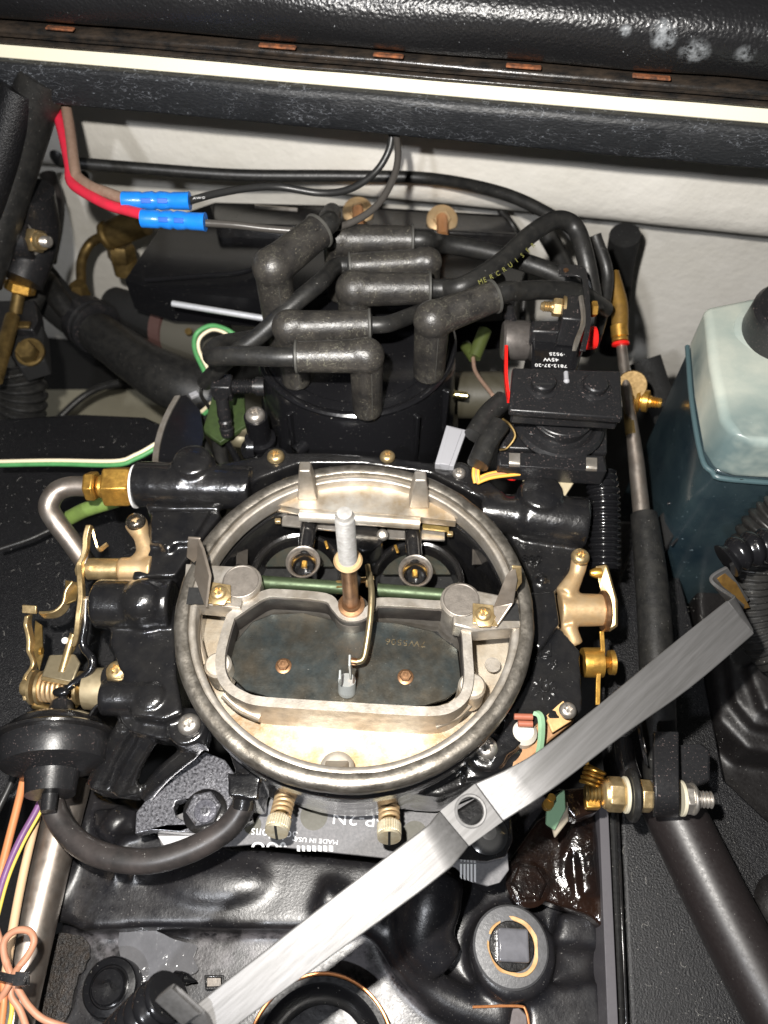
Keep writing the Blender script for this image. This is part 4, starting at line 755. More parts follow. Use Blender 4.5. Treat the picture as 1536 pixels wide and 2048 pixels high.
# stud
b_ = P(703, 1212, -0.3); s_ = b_
def hz(y): return (rise(703, 1212, -0.3, y) - b_).z
M().lathe(b_ + Z * -0.6, Z, [(0.7, -.4), (0.7, 0.2), (0.5, 0.45), (0.4, 0.5)], 32).obj('stud_boss', ALUK, cb)
M().lathe(b_, Z, [(0.42, -0.1), (0.5, 0), (0.5, 0.14), (0.36, 0.17), (0.33, 0.25), (0.29, 0.3), (0.28, hz(1130))], 32).obj('stud_tube', RUSTY, cb)
h1 = hz(1122)
M().lathe(b_ + Z * h1, Z, [(0.3, -0.3), (0.42, -0.12), (0.48, 0), (0.5, 0.05), (0.44, 0.12), (0.3, 0.13)], 32).obj('stud_flange', TAN, cb)
h2 = hz(1028) ; n_ = int((h2 - h1) / 0.085); 
M().lathe(b_ + Z * h1, Z, [(0.26, 0)] + [(0.325 if k % 2 else 0.265, 0.05 + k * 0.085) for k in range(n_)] + [(0.24, h2 - h1 + 0.06), (0.05, h2 - h1 + 0.08)], 24).obj('stud_thread', mat('bright_threaded_steel', (0.75, 0.74, 0.72), 0.3, 0.75, c2=(0.35, 0.32, 0.28), ns=4), cb, ang=25)
# shaft behind crossbar
zs = -1.2
M().tube(px([(520, 1164, zs), (690, 1176, zs)]), 0.27, 20, 1).obj('choke_shaft', GRNS, cb); M().tube(px([(755, 1180, zs), (905, 1192, zs)]), 0.27, 20, 1).obj('choke_shaft', GRNS, cb)
M().hexa(P(672, 1174, zs), X, 0.3, 0.45).obj('shaft_nut', OLDBR, cb)
# rear barrels
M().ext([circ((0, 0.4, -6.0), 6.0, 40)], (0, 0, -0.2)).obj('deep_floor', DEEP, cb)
for sd, (cx_, cy_) in enumerate(((596, 1142), (834, 1158))):
    zr = -2.6; c = P(cx_, cy_, zr); r = 92 * S(cx_, cy_, zr)
    M().lathe(c, Z, [(r * 0.86, -3), (r * 0.86, -0.3), (r * 0.9, -0.05), (r * 0.96, 0.02), (r * 1.04, -0.1), (r * 1.06, -0.35), (r * 1.06, -3)], 64, ring=True).obj('venturi_ring', BLK, cb)
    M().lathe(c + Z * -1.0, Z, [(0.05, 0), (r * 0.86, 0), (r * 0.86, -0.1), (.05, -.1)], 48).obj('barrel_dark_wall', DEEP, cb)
    yb = -1.6
    pl = [p for p in circ(c + Z * -0.35 + V((0, -0.1, 0)), r * 0.8, 40, 20, 160)]
    M().ext([[p for p in pl]], (0, 0, -0.08)).obj('air_valve_plate', SLATE, cb)
    bx, by = ((606, 1124), (831, 1142))[sd]; zb_ = -1.35; bc = P(bx, by, zb_); br_ = 35 * S(bx, by, zb_)
    ax_b = V((0, -0.12, 1))
    bb_ = M().lathe(bc, ax_b, [(br_ * 0.6, -1.9), (br_ * 0.84, -0.3), (br_ * 0.96, -0.06), (br_ * 0.9, -0.04), (br_ * 0.6, -0.35), (br_ * 0.5, -0.6), (br_ * .5, -1.2), (0.02, -1.2)], 40).obj('booster_body', BLK, cb, ang=40)
    M().lathe(bc, ax_b, [(br_ * 0.93, -0.1), (br_ * 1.0, -0.02), (br_ * 0.98, 0.04), (br_ * 0.86, 0.0), (br_ * 0.74, -0.16), (br_ * 0.7, -0.22)], 40, ring=True).obj('booster_rim', mat('booster_metal%d' % sd, (0.30, 0.27, 0.24), 0.3, 0.8, c2=(0.08, 0.07, 0.06), ns=2.2), bb_, ang=40)
    M().tube([bc + V((0, 0.05, -0.55)), bc + V((0, br_ * 0.45, -0.5))], 0.12, 14, 1).obj('brass_nozzle', BRASS, bb_)
    ax_, ay_ = ((617, 1058), (826, 1074))[sd]
    M().tube([bc + V((0, br_ * 0.75, -0.35)), P(ax_, ay_, zb_ - 0.15), P(ax_, ay_ - 8, zb_ - 0.4)], [0.32, 0.36, 0.36], 20, 4).obj('booster_arm', BLK, cb)
    # vertical grey strips either side
for (x0, x1) in ((474, 494), (946, 966)):
    M().ribbon(px([(x0, 1052), (x0 - 2, 1130)], -1.9), px([(x1, 1052), (x1 - 2, 1130)], -2.3), 0.1, 1).obj('side_strip', ALUK, cb)
M().prism([(565, 1026), (680, 1036), (682, 1062), (563, 1050)], -1.7, 0.12).obj('valve_hinge_plate', STEEL, cb, bevel=0.03)
M().prism([(775, 1052), (890, 1052), (890, 1080), (772, 1076)], -1.7, 0.12).obj('valve_hinge_plate', STEEL, cb, bevel=0.03)
M().prism([(845, 1042), (898, 1048), (898, 1062), (845, 1056)], -1.4, 0.12).obj('valve_tab', GOLDP, cb, bevel=0.02)
M().box(P(556, 1042, -1.5), (0.25, 0.2, 0.2)).obj('gold_stop', ZINC, cb, bevel=0.03); M().box(P(900, 1068, -1.6), (0.25, 0.2, 0.2)).obj('gold_stop', ZINC, cb, bevel=0.03)
# fuel block between barrels (diamond)
M().ext([px([(724, 1030), (768, 1062), (764, 1085), (745, 1100), (722, 1105), (700, 1090), (700, 1040)], -1.3)], (0, 0, -2.0)).obj('centre_block', BLK, cb, bevel=0.15, seg=3)
screw(683, 1060, -1.3, 12, cb, 'steel', (0, -.5, 1)); screw(765, 1070, -1.35, 12, cb, 'steel', (0.2, -.5, 1))
for (x, y) in ((653, 1090), (793, 1098)): M().box(P(x, y, -2.5), (0.12, 0.4, 0.1), Matrix.Rotation(.3, 3, 'Z')).obj('brass_pin', BRASS, cb, bevel=0.02)
# -------------------------------------------------------------- main black casting (fused)
s = M()
s.lathe((0, 0, 0), Z, [(5.95, -5.8), (6.0, -1.45), (6.5, -1.25), (6.62, -1.55), (6.62, -2.3), (6.45, -2.8), (6.35, -5.8)], 96)
n0 = len(s.v)
# annulus needs an open centre: rebuild as a closed tube ring
s = M(); pr = [(6.02, -1.35), (6.42, -1.25), (6.62, -1.5), (6.62, -2.2), (6.4, -2.8), (6.3, -5.6), (5.95, -5.6)]
rg = [[V((r_ * math.cos(a), r_ * math.sin(a), h_)) for r_, h_ in pr] for a in [2 * math.pi * k / 96 for k in range(96)]]
s.rings(rg, closed=True)
def blk(pts, z, h): s.prism(pts, z, h)
# rear deck
arc_o = [(440, 925), (500, 915), (560, 905), (640, 903), (720, 908), (800, 915), (900, 930), (960, 945), (1010, 985), (1000, 1010), (940, 985), (860, 945), (720, 925), (600, 925), (520, 955), (470, 985)]
blk(arc_o, -1.35, 2.2)
# fuel inlet boss, left
s.lathe(P(272, 968, -2.0), (P(470, 976, -2.0) - P(272, 968, -2.0)), [(0.85, 0), (1.02, 0.06), (1.05, 2.2), (1.0, 2.5), (0.95, 5.2)], 40)
s.lathe(P(400, 968, -2.6), Z, [(0.95, -2), (0.95, 1.5), (0.8, 1.85), (0.3, 2.0)], 32)
blk([(285, 985), (430, 990), (440, 1030), (400, 1080), (350, 1150), (262, 1155), (285, 1090), (300, 1040)], -2.2, 2.4)
blk([(300, 1020), (420, 1020), (380, 1085), (300, 1085)], -1.9, 1.6)
s.ball(P(337, 1095, -2.15), 0.28)
# dome and barrel left
s.lathe(P(190, 1208, -2.4), X, [(0.85, 0), (1.0, 0.15), (1.0, 2.2), (1.0, 3.2)], 36)
s.ball(P(290, 1204, -2.0), 0.98); s.lathe(P(290, 1204, -2.0), Z, [(1.0, -2.5), (1.0, 0)], 36)
blk([(262, 1150), (350, 1150), (352, 1350), (365, 1425), (330, 1440), (262, 1430), (258, 1370), (235, 1330), (218, 1280), (225, 1230)], -2.6, 2.6)
blk([(225, 1240), (270, 1235), (275, 1290), (262, 1330), (235, 1330), (215, 1290)], -2.9, 1.6)
s.lathe(P(300, 1390, -2.5), Z, [(0.5, 0), (0.35, 0.06), (0.1, 0.07)], 28)
s.lathe(P(205, 1395, -3.2), X, [(0.65, 0), (0.72, 0.1), (0.72, 1.8)], 32)
s.lathe(P(236, 1356, -3.4), Z, [(0.65, -1), (0.65, 0.25), (0.6, 0.32)], 32)
blk([(245, 1415), (300, 1450), (360, 1425), (420, 1455), (410, 1490), (375, 1480), (320, 1478), (262, 1462), (240, 1440)], -3.2, 0.9)
s.lathe(P(377, 1456, -3.3), Z, [(0.75, -1), (0.75, 0.2), (0.68, 0.28)], 32)
# ribbed leg, front left
s.tube(px([(255, 1450, -3.6), (225, 1510, -4.8), (200, 1570, -5.8)]), [0.42, 0.5, 0.55], 20, 4)
s.tube(px([(300, 1470, -3.8), (265, 1530, -4.9), (245, 1580, -5.8)]), [0.38, 0.45, 0.5], 20, 4)
blk([(190, 1560), (275, 1560), (272, 1590), (190, 1582)], -5.4, 1.0)
s.tube(px([(385, 1500, -4.2), (330, 1545, -5.0), (290, 1590, -6.0)]), 0.35, 16, 4)
# front lower skirt
blk([(450, 1480), (520, 1510), (620, 1530), (720, 1535), (840, 1520), (950, 1490), (960, 1560), (880, 1592), (540, 1566), (470, 1540)], -3.6, 2.6)
blk([(455, 1545), (520, 1550), (515, 1600), (455, 1590)], -3.4, 2.5)
for (x, y) in ((572, 1560), (778, 1570)): s.cyl(P(x, y, -4.6), (0, -1, .3), 0.6, 0.7, 24)
for (x, y) in ((618, 1575), (735, 1580), (835, 1585)): s.cyl(P(x, y, -5.6), Z, 0.4, 1.8, 20)
s.lathe(P(870, 1590, -5.8), Z, [(0.6, 0), (0.6, 1.4), (0.5, 1.6)], 28)
# right body
s.lathe(P(960, 1022, -2.2), (P(1172, 1048, -2.2) - P(960, 1022, -2.2)), [(0.85, 0), (0.9, 1.6), (1.08, 2.0), (1.15, 4.5), (1.1, 4.6)], 40)
s.lathe(P(1070, 1030, -2.8), Z, [(1.05, -2), (1.05, 1.4), (0.9, 1.85), (0.3, 2.05)], 32)
blk([(1010, 1060), (1150, 1090), (1165, 1105), (1130, 1160), (1110, 1185), (1115, 1250), (1160, 1300), (1165, 1420), (1140, 1440), (1080, 1440), (1030, 1500), (985, 1520), (1010, 1440), (1060, 1350), (1075, 1240), (1060, 1150), (1030, 1090)], -2.5, 2.6)
blk([(1055, 1185), (1110, 1180), (1120, 1245), (1080, 1300), (1060, 1280)], -1.9, 2.0)
s.ball(P(1083, 1160, -2.45), 0.22)
blk([(930, 1480), (1000, 1465), (1050, 1500), (1040, 1530), (985, 1555), (930, 1560)], -3.0, 2.0)
s.lathe(P(972, 1502, -2.9), Z, [(0.78, -1), (0.78, 0.2), (0.7, 0.28)], 32)
# rear lug bosses
s.lathe(P(552, 920, -1.6), Z, [(0.6, -1), (0.6, 0.2), (0.5, 0.28)], 28); s.lathe(P(918, 950, -1.6), Z, [(0.6, -1), (0.6, 0.2), (0.5, 0.28)], 28)
s.obj('body_casting', CAST, cb, remesh=0.09, smooth=3, disp=(0.03, 0.6))
text('888', 1063, 1116, -2.36, 0.5, CAST, cb, rot=177, ext=0.05, name='cast_numeral', sx=1.1)
text('FI', 1090, 1298, -2.40, 0.8, CAST, cb, rot=176, ext=0.03, name='cast_letter', sx=1.0); text('8·', 1106, 1325, -2.4, 0.5, CAST, cb, rot=176, ext=0.03, name='cast_letter')
ck = M(); cc0 = P(1089, 1376, -2.48)
ck.lathe(cc0, Z, [(0.14, 0), (0.2, 0.05), (0.16, 0.08), (0.08, 0.02)], 24)
for k in range(10):
    a = k * 0.628; ck.box(cc0 + V((0.38 * math.cos(a), 0.38 * math.sin(a), 0.02)), (0.16, 0.07, 0.08), Matrix.Rotation(a, 3, 'Z'))
ck.obj('date_clock_mark', CAST, cb, bevel=0.015)
# screws on the casting
screw(552, 915, -1.28, 17, cb, 'gold', name='body_screw'); screw(918, 948, -1.30, 13, cb, 'steel', name='body_screw'); screw(775, 915, -1.28, 15, cb, 'gold', name='body_screw')
screw(236, 1344, -3.05, 22, cb, 'gold', name='body_screw', label='rusty gold torx screw'); screw(379, 1450, -2.98, 22, cb, 'steel', name='body_screw')
screw(973, 1497, -2.6, 22, cb, 'steel', name='body_screw'); screw(272, 1045, -1.9, 19, cb, 'dark', name='body_screw'); screw(1135, 1422, -2.1, 17, cb, 'steel', name='body_screw')
for (x, y, z_, r_) in ((973, 1502, -2.72, 34), (379, 1456, -3.1, 32), (236, 1352, -3.15, 28)):
    M().lathe(P(x, y, z_), Z, [(r_ * S(x, y, z_) * 0.6, -.05), (r_ * S(x, y, z_), 0), (r_ * S(x, y, z_) * 0.93, 0.06), (r_ * S(x, y, z_) * 0.6, 0.08)], 28).obj('screw_seat', BLK, cb)
# bare tan posts : left fast idle boss and right lever boss
s = M(); s.tube(px([(272, 1046, -2.2), (284, 1075, -2.3), (292, 1105, -2.5), (280, 1130, -2.6)]), [0.5, 0.34, 0.42, 0.5], 20, 6)
s.lathe(P(240, 1139, -2.6), X, [(0.5, 0), (0.52, 0.1), (0.52, 1.0), (0.6, 1.4)], 28)
s.obj('bare_post', TAN, cb, remesh=0.07, smooth=3)
M().lathe(P(175, 1138, -2.6), X, [(0.3, 0), (0.46, 0.05), (0.46, 1.35), (0.4, 1.4)], 28).obj('choke_shaft_bush', ZINC, cb)
s = M(); s.tube(px([(1160, 1118, -2.1), (1152, 1150, -2.4), (1130, 1190, -2.6)]), [0.36, 0.32, 0.45], 20, 6)
s.lathe(P(1118, 1220, -3.0), X, [(0.74, 0), (0.70, 0.6), (0.66, 1.85), (0.6, 1.9)], 32); s.tube(px([(1135, 1250, -3.0), (1150, 1290, -3.4)]), 0.35, 16, 1)
s.obj('lever_boss', TAN, cb, remesh=0.08, smooth=3)
screw(1160, 1115, -1.7, 18, cb, 'gold', name='body_screw'); 
# -------------------------------------------------------------- right linkage
M().lathe(P(1203, 1222, -3.0), X, [(0.3, 0), (0.8, 0.0), (0.85, 0.05), (0.85, 0.18), (0.3, 0.2)], 32).obj('lever_washer', RUSTY, cb)
L1 = [PY(x, y, 0) for x, y in ((0, 0),)]
def xplate(pts, xw, th):   # plate in the plane X = const through picture points
    out = []
    for x, y in pts:
        d_ = ray(x, y); out.append(CAM + d_ * ((xw - CAM.x) / d_.x))
    return M().ext([out], (th, 0, 0))
xw = P(1218, 1200, -3.0).x
zp_ = [(1190, 1132, -2.2), (1212, 1128, -2.2), (1232, 1200, -2.6), (1232, 1250, -3.0), (1215, 1262, -3.2), (1204, 1250, -3.1), (1200, 1180, -2.7)]
M().ext([px(zp_)], (0.12, 0, -0.12)).obj('throttle_lever', ZINC, cb, bevel=0.04)
M().lathe(P(1190, 1146, -2.4), X, [(0.12, -.2), (0.22, 0), (0.22, 0.25), (0.1, 0.3)], 16).obj('lever_pin', BRASS, cb)
M().ribbon(px([(1198, 1262, -3.4), (1200, 1310, -3.9), (1192, 1350, -4.2), (1190, 1410, -4.6)]), px([(1207, 1262, -3.4), (1209, 1310, -3.9), (1201, 1350, -4.2), (1199, 1410, -4.6)]), 0.1).obj('gold_link', BRASS, cb, bevel=0.02)
M().lathe(P(1165, 1325, -4.3), X, [(0.6, 0), (0.62, 0.1), (0.62, 0.8), (0.3, 0.85), (0.2, 1.1), (0.5, 1.1), (0.52, 1.3), (0.2, 1.4)], 28).obj('shaft_end', BRASS, cb)
# front right accelerator pump corner
M().prism([(1028, 1440), (1060, 1425), (1120, 1400), (1150, 1440), (1100, 1480), (1060, 1520), (1025, 1560), (1020, 1500)], -3.0, 0.5).obj('bare_pad', mat('rusty_peach_metal', (0.45, 0.26, 0.13), 0.45, 0.3, c2=(0.2, 0.09, 0.04), ns=2), cb, bevel=0.08)
M().lathe(P(1045, 1470, -2.9), Z, [(0.5, -.2), (0.5, 0.3), (0.35, 0.5), (0.1, 0.55)], 28).obj('white_plunger', mat('stained_white_plastic', (0.6, 0.55, 0.48), 0.4), cb)
M().tube(px([(1028, 1433, -2.0), (1065, 1434, -2.0)]), 0.12, 12, 1).obj('brown_pin', BRED, cb); M().tube(px([(1036, 1447, -2.1), (1065, 1448, -2.1)]), 0.12, 12, 1).obj('brown_pin', BRED, cb)
M().ribbon(px([(1065, 1430, -1.9), (1075, 1438, -1.9), (1075, 1480, -2.3), (1066, 1530, -3.0)]), px([(1072, 1428, -2.0), (1083, 1436, -2.0), (1083, 1480, -2.4), (1074, 1530, -3.1)]), 0.16).obj('green_lever', PALEG, cb, bevel=0.03)
M().prism([(1090, 1430), (1130, 1395), (1150, 1410), (1145, 1440), (1105, 1465)], -2.5, 0.2).obj('rusty_tab', RUSTP, cb, bevel=0.05)
M().ext([px([(1095, 1605, -5), (1130, 1580, -4.8), (1132, 1620, -5.2), (1110, 1662, -5.8), (1092, 1650, -5.7)])], (0, 0.1, -0.2)).obj('green_cam', PALEG, cb, bevel=0.05)
M().ext([px([(1100, 1640, -5.9), (1136, 1600, -5.4), (1138, 1640, -5.8), (1110, 1676, -6.1)])], (0, 0, -0.2)).obj('smoked_cam', CLEAR, cb, bevel=0.06)
M().cyl(P(1094, 1612, -4.8), Z, 0.2, 0.35).cyl(P(1100, 1600, -4.8), Z, 0.15, 0.4).obj('cam_rivet', BRASS, cb)
# -------------------------------------------------------------- idle mixture screws
PBR = mat('pale_brass', (0.8, 0.74, 0.58), 0.4, 0.7, c2=(0.5, 0.36, 0.15), ns=3)
for (x, y) in ((572, 1582), (778, 1592)):
    ax_ = V((-0.12 if x < 600 else 0.0, -0.95, 0.36)).normalized(); A_ = P(x, y + 6, -4.6)
    M().spring(A_ + ax_ * 0.0, A_ + ax_ * 0.95, 0.34, 0.075, 5).obj('idle_spring', TAN, cb)
    M().cyl(A_ + ax_ * -0.4, ax_, 0.2, 1.5).obj('idle_shank', OLDBR, cb)
    k_ = lambda j: 1.0 - 0.08 * (j % 2)
    ms_ = M().lathe(A_ + ax_ * 0.95, ax_, [(0.3, 0), (0.40, 0.08), (0.45, 0.14), (0.45, 0.50), (0.42, 0.52), (0.44, 0.56), (0.43, 0.66), (0.1, 0.68)], 60, star=[None, k_, k_, k_, k_, None, None, None]).obj('mixture_screw', PBR, cb, ang=20)
    v_ = ax_.cross(X).normalized(); M().box(A_ + ax_ * 1.6, (0.09, 0.84, 0.10), Matrix((X, v_, ax_)).transposed()).obj('screw_slot', DEEP, ms_)
    M().box(A_ + V((0.25, 0.0, -.1)), (0.5, 0.12, 0.7)).obj('tan_tab', TAN, cb, bevel=0.03)
# -------------------------------------------------------------- left linkage (gold)
rp = px([(182, 1052, -1.0), (176, 1075, -1.2), (174, 1100, -1.5), (163, 1130, -1.9), (164, 1160, -2.0), (166, 1195, -2.2), (162, 1230, -2.4), (158, 1262, -2.8), (152, 1285, -3.2)])
M().ribbon([p + V((-0.1, 0, 0)) for p in rp], [p + V((0.12, 0.0, 0)) for p in rp], 0.35).obj('choke_lever', ZINC, cb, bevel=0.04)
M().ribbon(px([(182, 1055, -1.1), (188, 1080, -1.4), (196, 1098, -1.6), (214, 1088, -1.4)]), px([(186, 1060, -1.4), (190, 1090, -1.7), (200, 1104, -1.9), (218, 1092, -1.7)]), 0.08).obj('lever_finger', ZINC, cb)
M().lathe(P(154, 1140, -2.2), X, [(0.25, 0), (0.3, 0.1), (0.3, 0.3)], 6).obj('lever_nut', ZINC, cb)
M().tube(px([(168, 1199, -2.3), (184, 1200, -2.3)]), 0.14, 14, 1).obj('link_pin', STEEL, cb)
rp = px([(142, 1160, -3.0), (128, 1180, -3.1), (122, 1205, -3.3), (105, 1220, -3.4), (78, 1222, -3.5)])
M().ribbon(rp, [p + V((0.1, -0.03, -0.45)) for p in rp], 0.12).obj('fast_idle_lever', ZINC, cb, bevel=0.03)
M().prism([(130, 1160), (160, 1165), (152, 1200), (132, 1208)], -3.3, 0.1).obj('lever_web', OLDBR, cb, bevel=0.02)
M().ribbon(px([(44, 1210, -3.2), (72, 1212, -3.2)]), px([(44, 1226, -3.4), (72, 1228, -3.4)]), 0.12, 1).obj('lever_foot', ZINC, cb, bevel=0.02)
rp = px([(62, 1228, -3.6), (60, 1250, -3.9), (66, 1280, -4.1), (66, 1305, -4.3), (74, 1330, -4.4), (60, 1352, -4.6), (56, 1375, -4.8), (60, 1400, -5.0)])
M().ribbon([p + V((-0.08, 0, 0)) for p in rp], [p + V((0.1, 0.0, 0.02)) for p in rp], 0.4).obj('throttle_arm', ZINC, cb, bevel=0.04)
M().prism([(70, 1240), (84, 1250), (86, 1310), (78, 1340), (66, 1300)], -4.1, 0.1).obj('arm_web', OLDBR, cb, bevel=0.02)
M().cyl(P(80, 1302, -4.0), X, 0.15, 0.1).obj('arm_dimple', BRASS, cb)
M().prism([(98, 1310), (150, 1308), (160, 1325), (145, 1365), (82, 1352)], -3.5, 0.14).obj('spring_cover', mat('taupe_zinc', (0.30, 0.25, 0.16), 0.3, 0.7), cb, bevel=0.06, seg=3)
M().ext([px([(82, 1352), (145, 1365), (150, 1372), (82, 1360)], -3.5)], (0, 0, -0.25)).obj('cover_lip', ZINC, cb, bevel=0.02)
M().lathe(P(45, 1375, -4.4), X, [(0.3, 0), (0.34, 0.08), (0.34, 0.4), (0.7, 0.42), (0.72, 0.55), (0.4, 0.57)], 28).obj('pivot_bolt', ZINC, cb)
M().cyl(P(64, 1375, -4.4), X, 0.3, 2.8, 20).obj('pivot_shaft', OLDBR, cb)
M().spring(P(84, 1375, -4.4), P(150, 1382, -4.4), 0.5, 0.085, 7, 10).obj('return_spring', TAN, cb)
for x_ in (80, 156): M().lathe(P(x_, 1376, -4.4), X, [(0.3, 0), (0.68, 0), (0.68, 0.12), (0.3, 0.12)], 28).obj('spring_end_washer', ZINC, cb)
M().tube(px([(68, 1408, -4.8), (100, 1418, -4.9), (140, 1415, -4.9), (160, 1395, -4.7)]), 0.18, 12, 6).obj('yoke', OLDBR, cb)
M().lathe(P(172, 1378, -4.2), X, [(0.5, 0), (0.82, 0.05), (0.85, 0.6), (0.82, 1.1), (0.5, 1.15)], 32).obj('throttle_bush', mat('tan_sintered', (0.32, 0.26, 0.16), 0.4, 0.6, c2=(0.45, 0.38, 0.25)), cb)
M().tube(px([(124, 1345, -3.6), (140, 1290, -3.4), (148, 1268, -3.2)]), 0.16, 12, 6).tube(px([(140, 1305, -3.7), (148, 1290, -3.5)]), .12, 10, 1).obj('curled_arm', ZINC, cb)
M().ball(P(130, 1281, -3.3), 0.14).obj('small_rivet', WHTP, cb)
M().tube(px([(172, 1200, -2.2), (170, 1250, -2.6), (166, 1290, -3.0), (184, 1318, -3.2), (180, 1342, -3.4), (150, 1365, -3.6), (130, 1380, -3.7), (122, 1384, -3.8)]), 0.16, 14, 8).obj('bent_black_link', PLAS, cb)
# vacuum pull-off
vd = P(110, 1500, -4.2); vax = (P(122, 1392, -4.2) - vd).normalized()
M().lathe(vd, vax, [(0.9, -1.7), (0.95, -1.2), (1.0, -.9), (1.9, -.6), (2.05, -.1), (2.05, 0.35), (2.0, 0.45), (0.3, 0.45)], 56).obj('diaphragm_lower_shell', PLASM, cb, ang=50)
M().lathe(vd + vax * 0.40, vax, [(2.0, -.1), (2.26, -0.02), (2.28, 0.06), (2.22, 0.14), (1.85, 0.18), (1.8, 0.5), (1.55, 0.7), (0.5, 0.72)], 56).obj('diaphragm_upper_shell', BLK, cb, ang=50)
M().lathe(P(120, 1440, -3.7), vax, [(0.65, 0), (0.5, 0.3), (0.42, 0.7), (0.36, 0.78), (0.18, 0.8), (0.16, 1.15), (0.24, 1.2), (0.2, 1.3), (0.1, 1.35)], 28).obj('rubber_nose', PLASM, cb, ang=60)
M().ball(P(122, 1384, -3.5), 0.2, (1.7, 1, 0.8)).obj('link_hook', PLAS, cb)
rp = px([(60, 1452, -3.4), (110, 1455, -3.3), (150, 1456, -3.3), (175, 1440, -3.3), (190, 1418, -3.2), (210, 1405, -3.2)])
M().ribbon(rp, [p + V((0.1, 0.2, -0.35)) for p in rp], 0.12).obj('diaphragm_bracket', BLK, cb, bevel=0.04)
M().lathe(vd - vax * 1.6, vax, [(0.28, -.7), (0.3, 0), (0.6, 0.1)], 24).obj('outlet_nipple', PLASM, cb)
# -------------------------------------------------------------- base pad with hex bolt
bp_ = thing('manifold_mounting_pad', 'speckled silvery black mounting pad under the front left of carburetor', 'mounting plate', P(380, 1620, -6.6))
hol = [(347, 1616 + 0), (352, 1603), (366, 1598), (380, 1604), (378, 1632), (366, 1640), (352, 1634)]
M().prism([[(270, 1668), (272, 1625), (292, 1600), (402, 1500), (450, 1520), (500, 1590), (505, 1640), (440, 1672), (415, 1668), (300, 1660)], hol], -6.0, 0.6).obj('pad_plate', PADM, bp_, bevel=0.08, seg=3)
M().lathe(P(411, 1624, -6.0), Z, [(0.84, 0), (0.86, 0.1), (0.7, 0.16)], 32).obj('bolt_flange', BLK, bp_)
hb_ = M().hexa(P(411, 1622, -5.9), Z, 0.68, 0.5, .2).obj('hex_bolt', PADM, bp_, ang=25)
M().lathe(P(411, 1622, -5.41), Z, [(0.46, 0), (0.42, 0.05), (0.2, 0.06)], 28).obj('bolt_crown', mat('worn_silver_black', (0.10, 0.10, 0.12), 0.2, c2=(0.3, 0.3, 0.33), ns=4, metal=0.6, bs=8, bump=0.4), hb_, ang=25)
M().lathe(P(411, 1622, -5.38), Z, [(0.16, 0.02), (0.2, 0.05), (0.12, 0.06), (0.08, 0.03)], 20).obj('bolt_mark', PADM, hb_)
p2 = thing('front_right_mounting_ear', 'black rounded mounting ear with bolt below the strap hole', 'mounting plate', P(980, 1680, -6.6))
M().prism([(880, 1640), (960, 1590), (1024, 1600), (1026, 1680), (1012, 1712), (975, 1722), (900, 1716), (860, 1700)], -5.9, 0.7).obj('ear_plate', CAST, p2, bevel=0.12, seg=3)
M().lathe(P(975, 1668, -5.9), Z, [(0.75, 0), (0.78, 0.08), (0.5, 0.2), (0.3, 0.4), (0.1, 0.42)], 32).obj('ear_bolt', mat('smoked_bolt', (0.06, 0.06, 0.06), 0.12, 0.5), p2)
# fuel pipe
fp = thing('fuel_pipe', 'satin steel fuel pipe with brass nuts screwed into carburetor left side', 'pipe', P(150, 1100, -4))
M().tube(px([(178, 973, -2.0), (140, 973, -2.0), (112, 985, -2.1), (98, 1012, -2.4), (110, 1040, -2.9), (140, 1080, -3.6), (175, 1130, -4.5)]), 0.45, 24, 8).obj('steel_tube', TUBE, fp)
M().lathe(P(173, 972, -2.0), X, [(0.6, 0), (0.68, 0.08), (0.7, 0.42), (0.6, 0.5)], 6, rot=.3).obj('flare_nut', BRASS, fp, bevel=0.03)
M().lathe(P(198, 973, -2.0), X, [(0.45, 0), (0.52, 0.1), (0.5, 0.3)], 28).obj('brass_neck', BRASS, fp)
M().lathe(P(212, 973, -2.0), X, [(0.85, 0), (0.95, 0.08), (0.95, 1.1), (0.88, 1.22)], 6, rot=0.2).obj('inlet_nut', BRASS, fp, bevel=0.04, seg=3)
M().lathe(P(272, 973, -2.0), X, [(0.7, -.08), (0.98, -.05), (0.98, 0.03), (0.7, 0.05)], 32).obj('sealing_washer', WHTP, fp)
o = M().tube(px([(140, 1035, -5), (175, 1018, -4.6), (235, 1000, -4.2)]), 0.36, 20, 4).obj('green_tube', mat('olive_green_vinyl', (0.16, 0.24, 0.06), 0.3, c2=(0.09, 0.13, 0.04))); tag(o, 'short olive green vinyl tube under the brass inlet nut', 'tube')
wire('thin_black_cable', [(0, 1098, -7), (60, 1078, -7), (110, 1055, -7), (160, 1035, -6)], 8, RUB, None, 'thin black cable passing under the bend of the fuel pipe', 'cable')
vh = thing('vacuum_hose', 'grey black hose looping below the diaphragm to the carburetor front', 'hose', P(300, 1720, -6))
M().tube(px([(100, 1592, -5.0), (118, 1640, -5.2), (160, 1688, -5.2), (220, 1715, -5.1), (300, 1722, -5.0), (380, 1700, -4.9), (450, 1660, -4.7), (485, 1615, -4.4), (494, 1565, -4.0), (495, 1550, -4.0)]), 0.46, 24, 8).obj('hose_tube', HOSEB, vh)
M().tube(px([(487, 1615, -4.38), (494, 1565, -4.0), (495, 1545, -4.0)]), 0.475, 24, 6).obj('hose_end', BLK, vh)
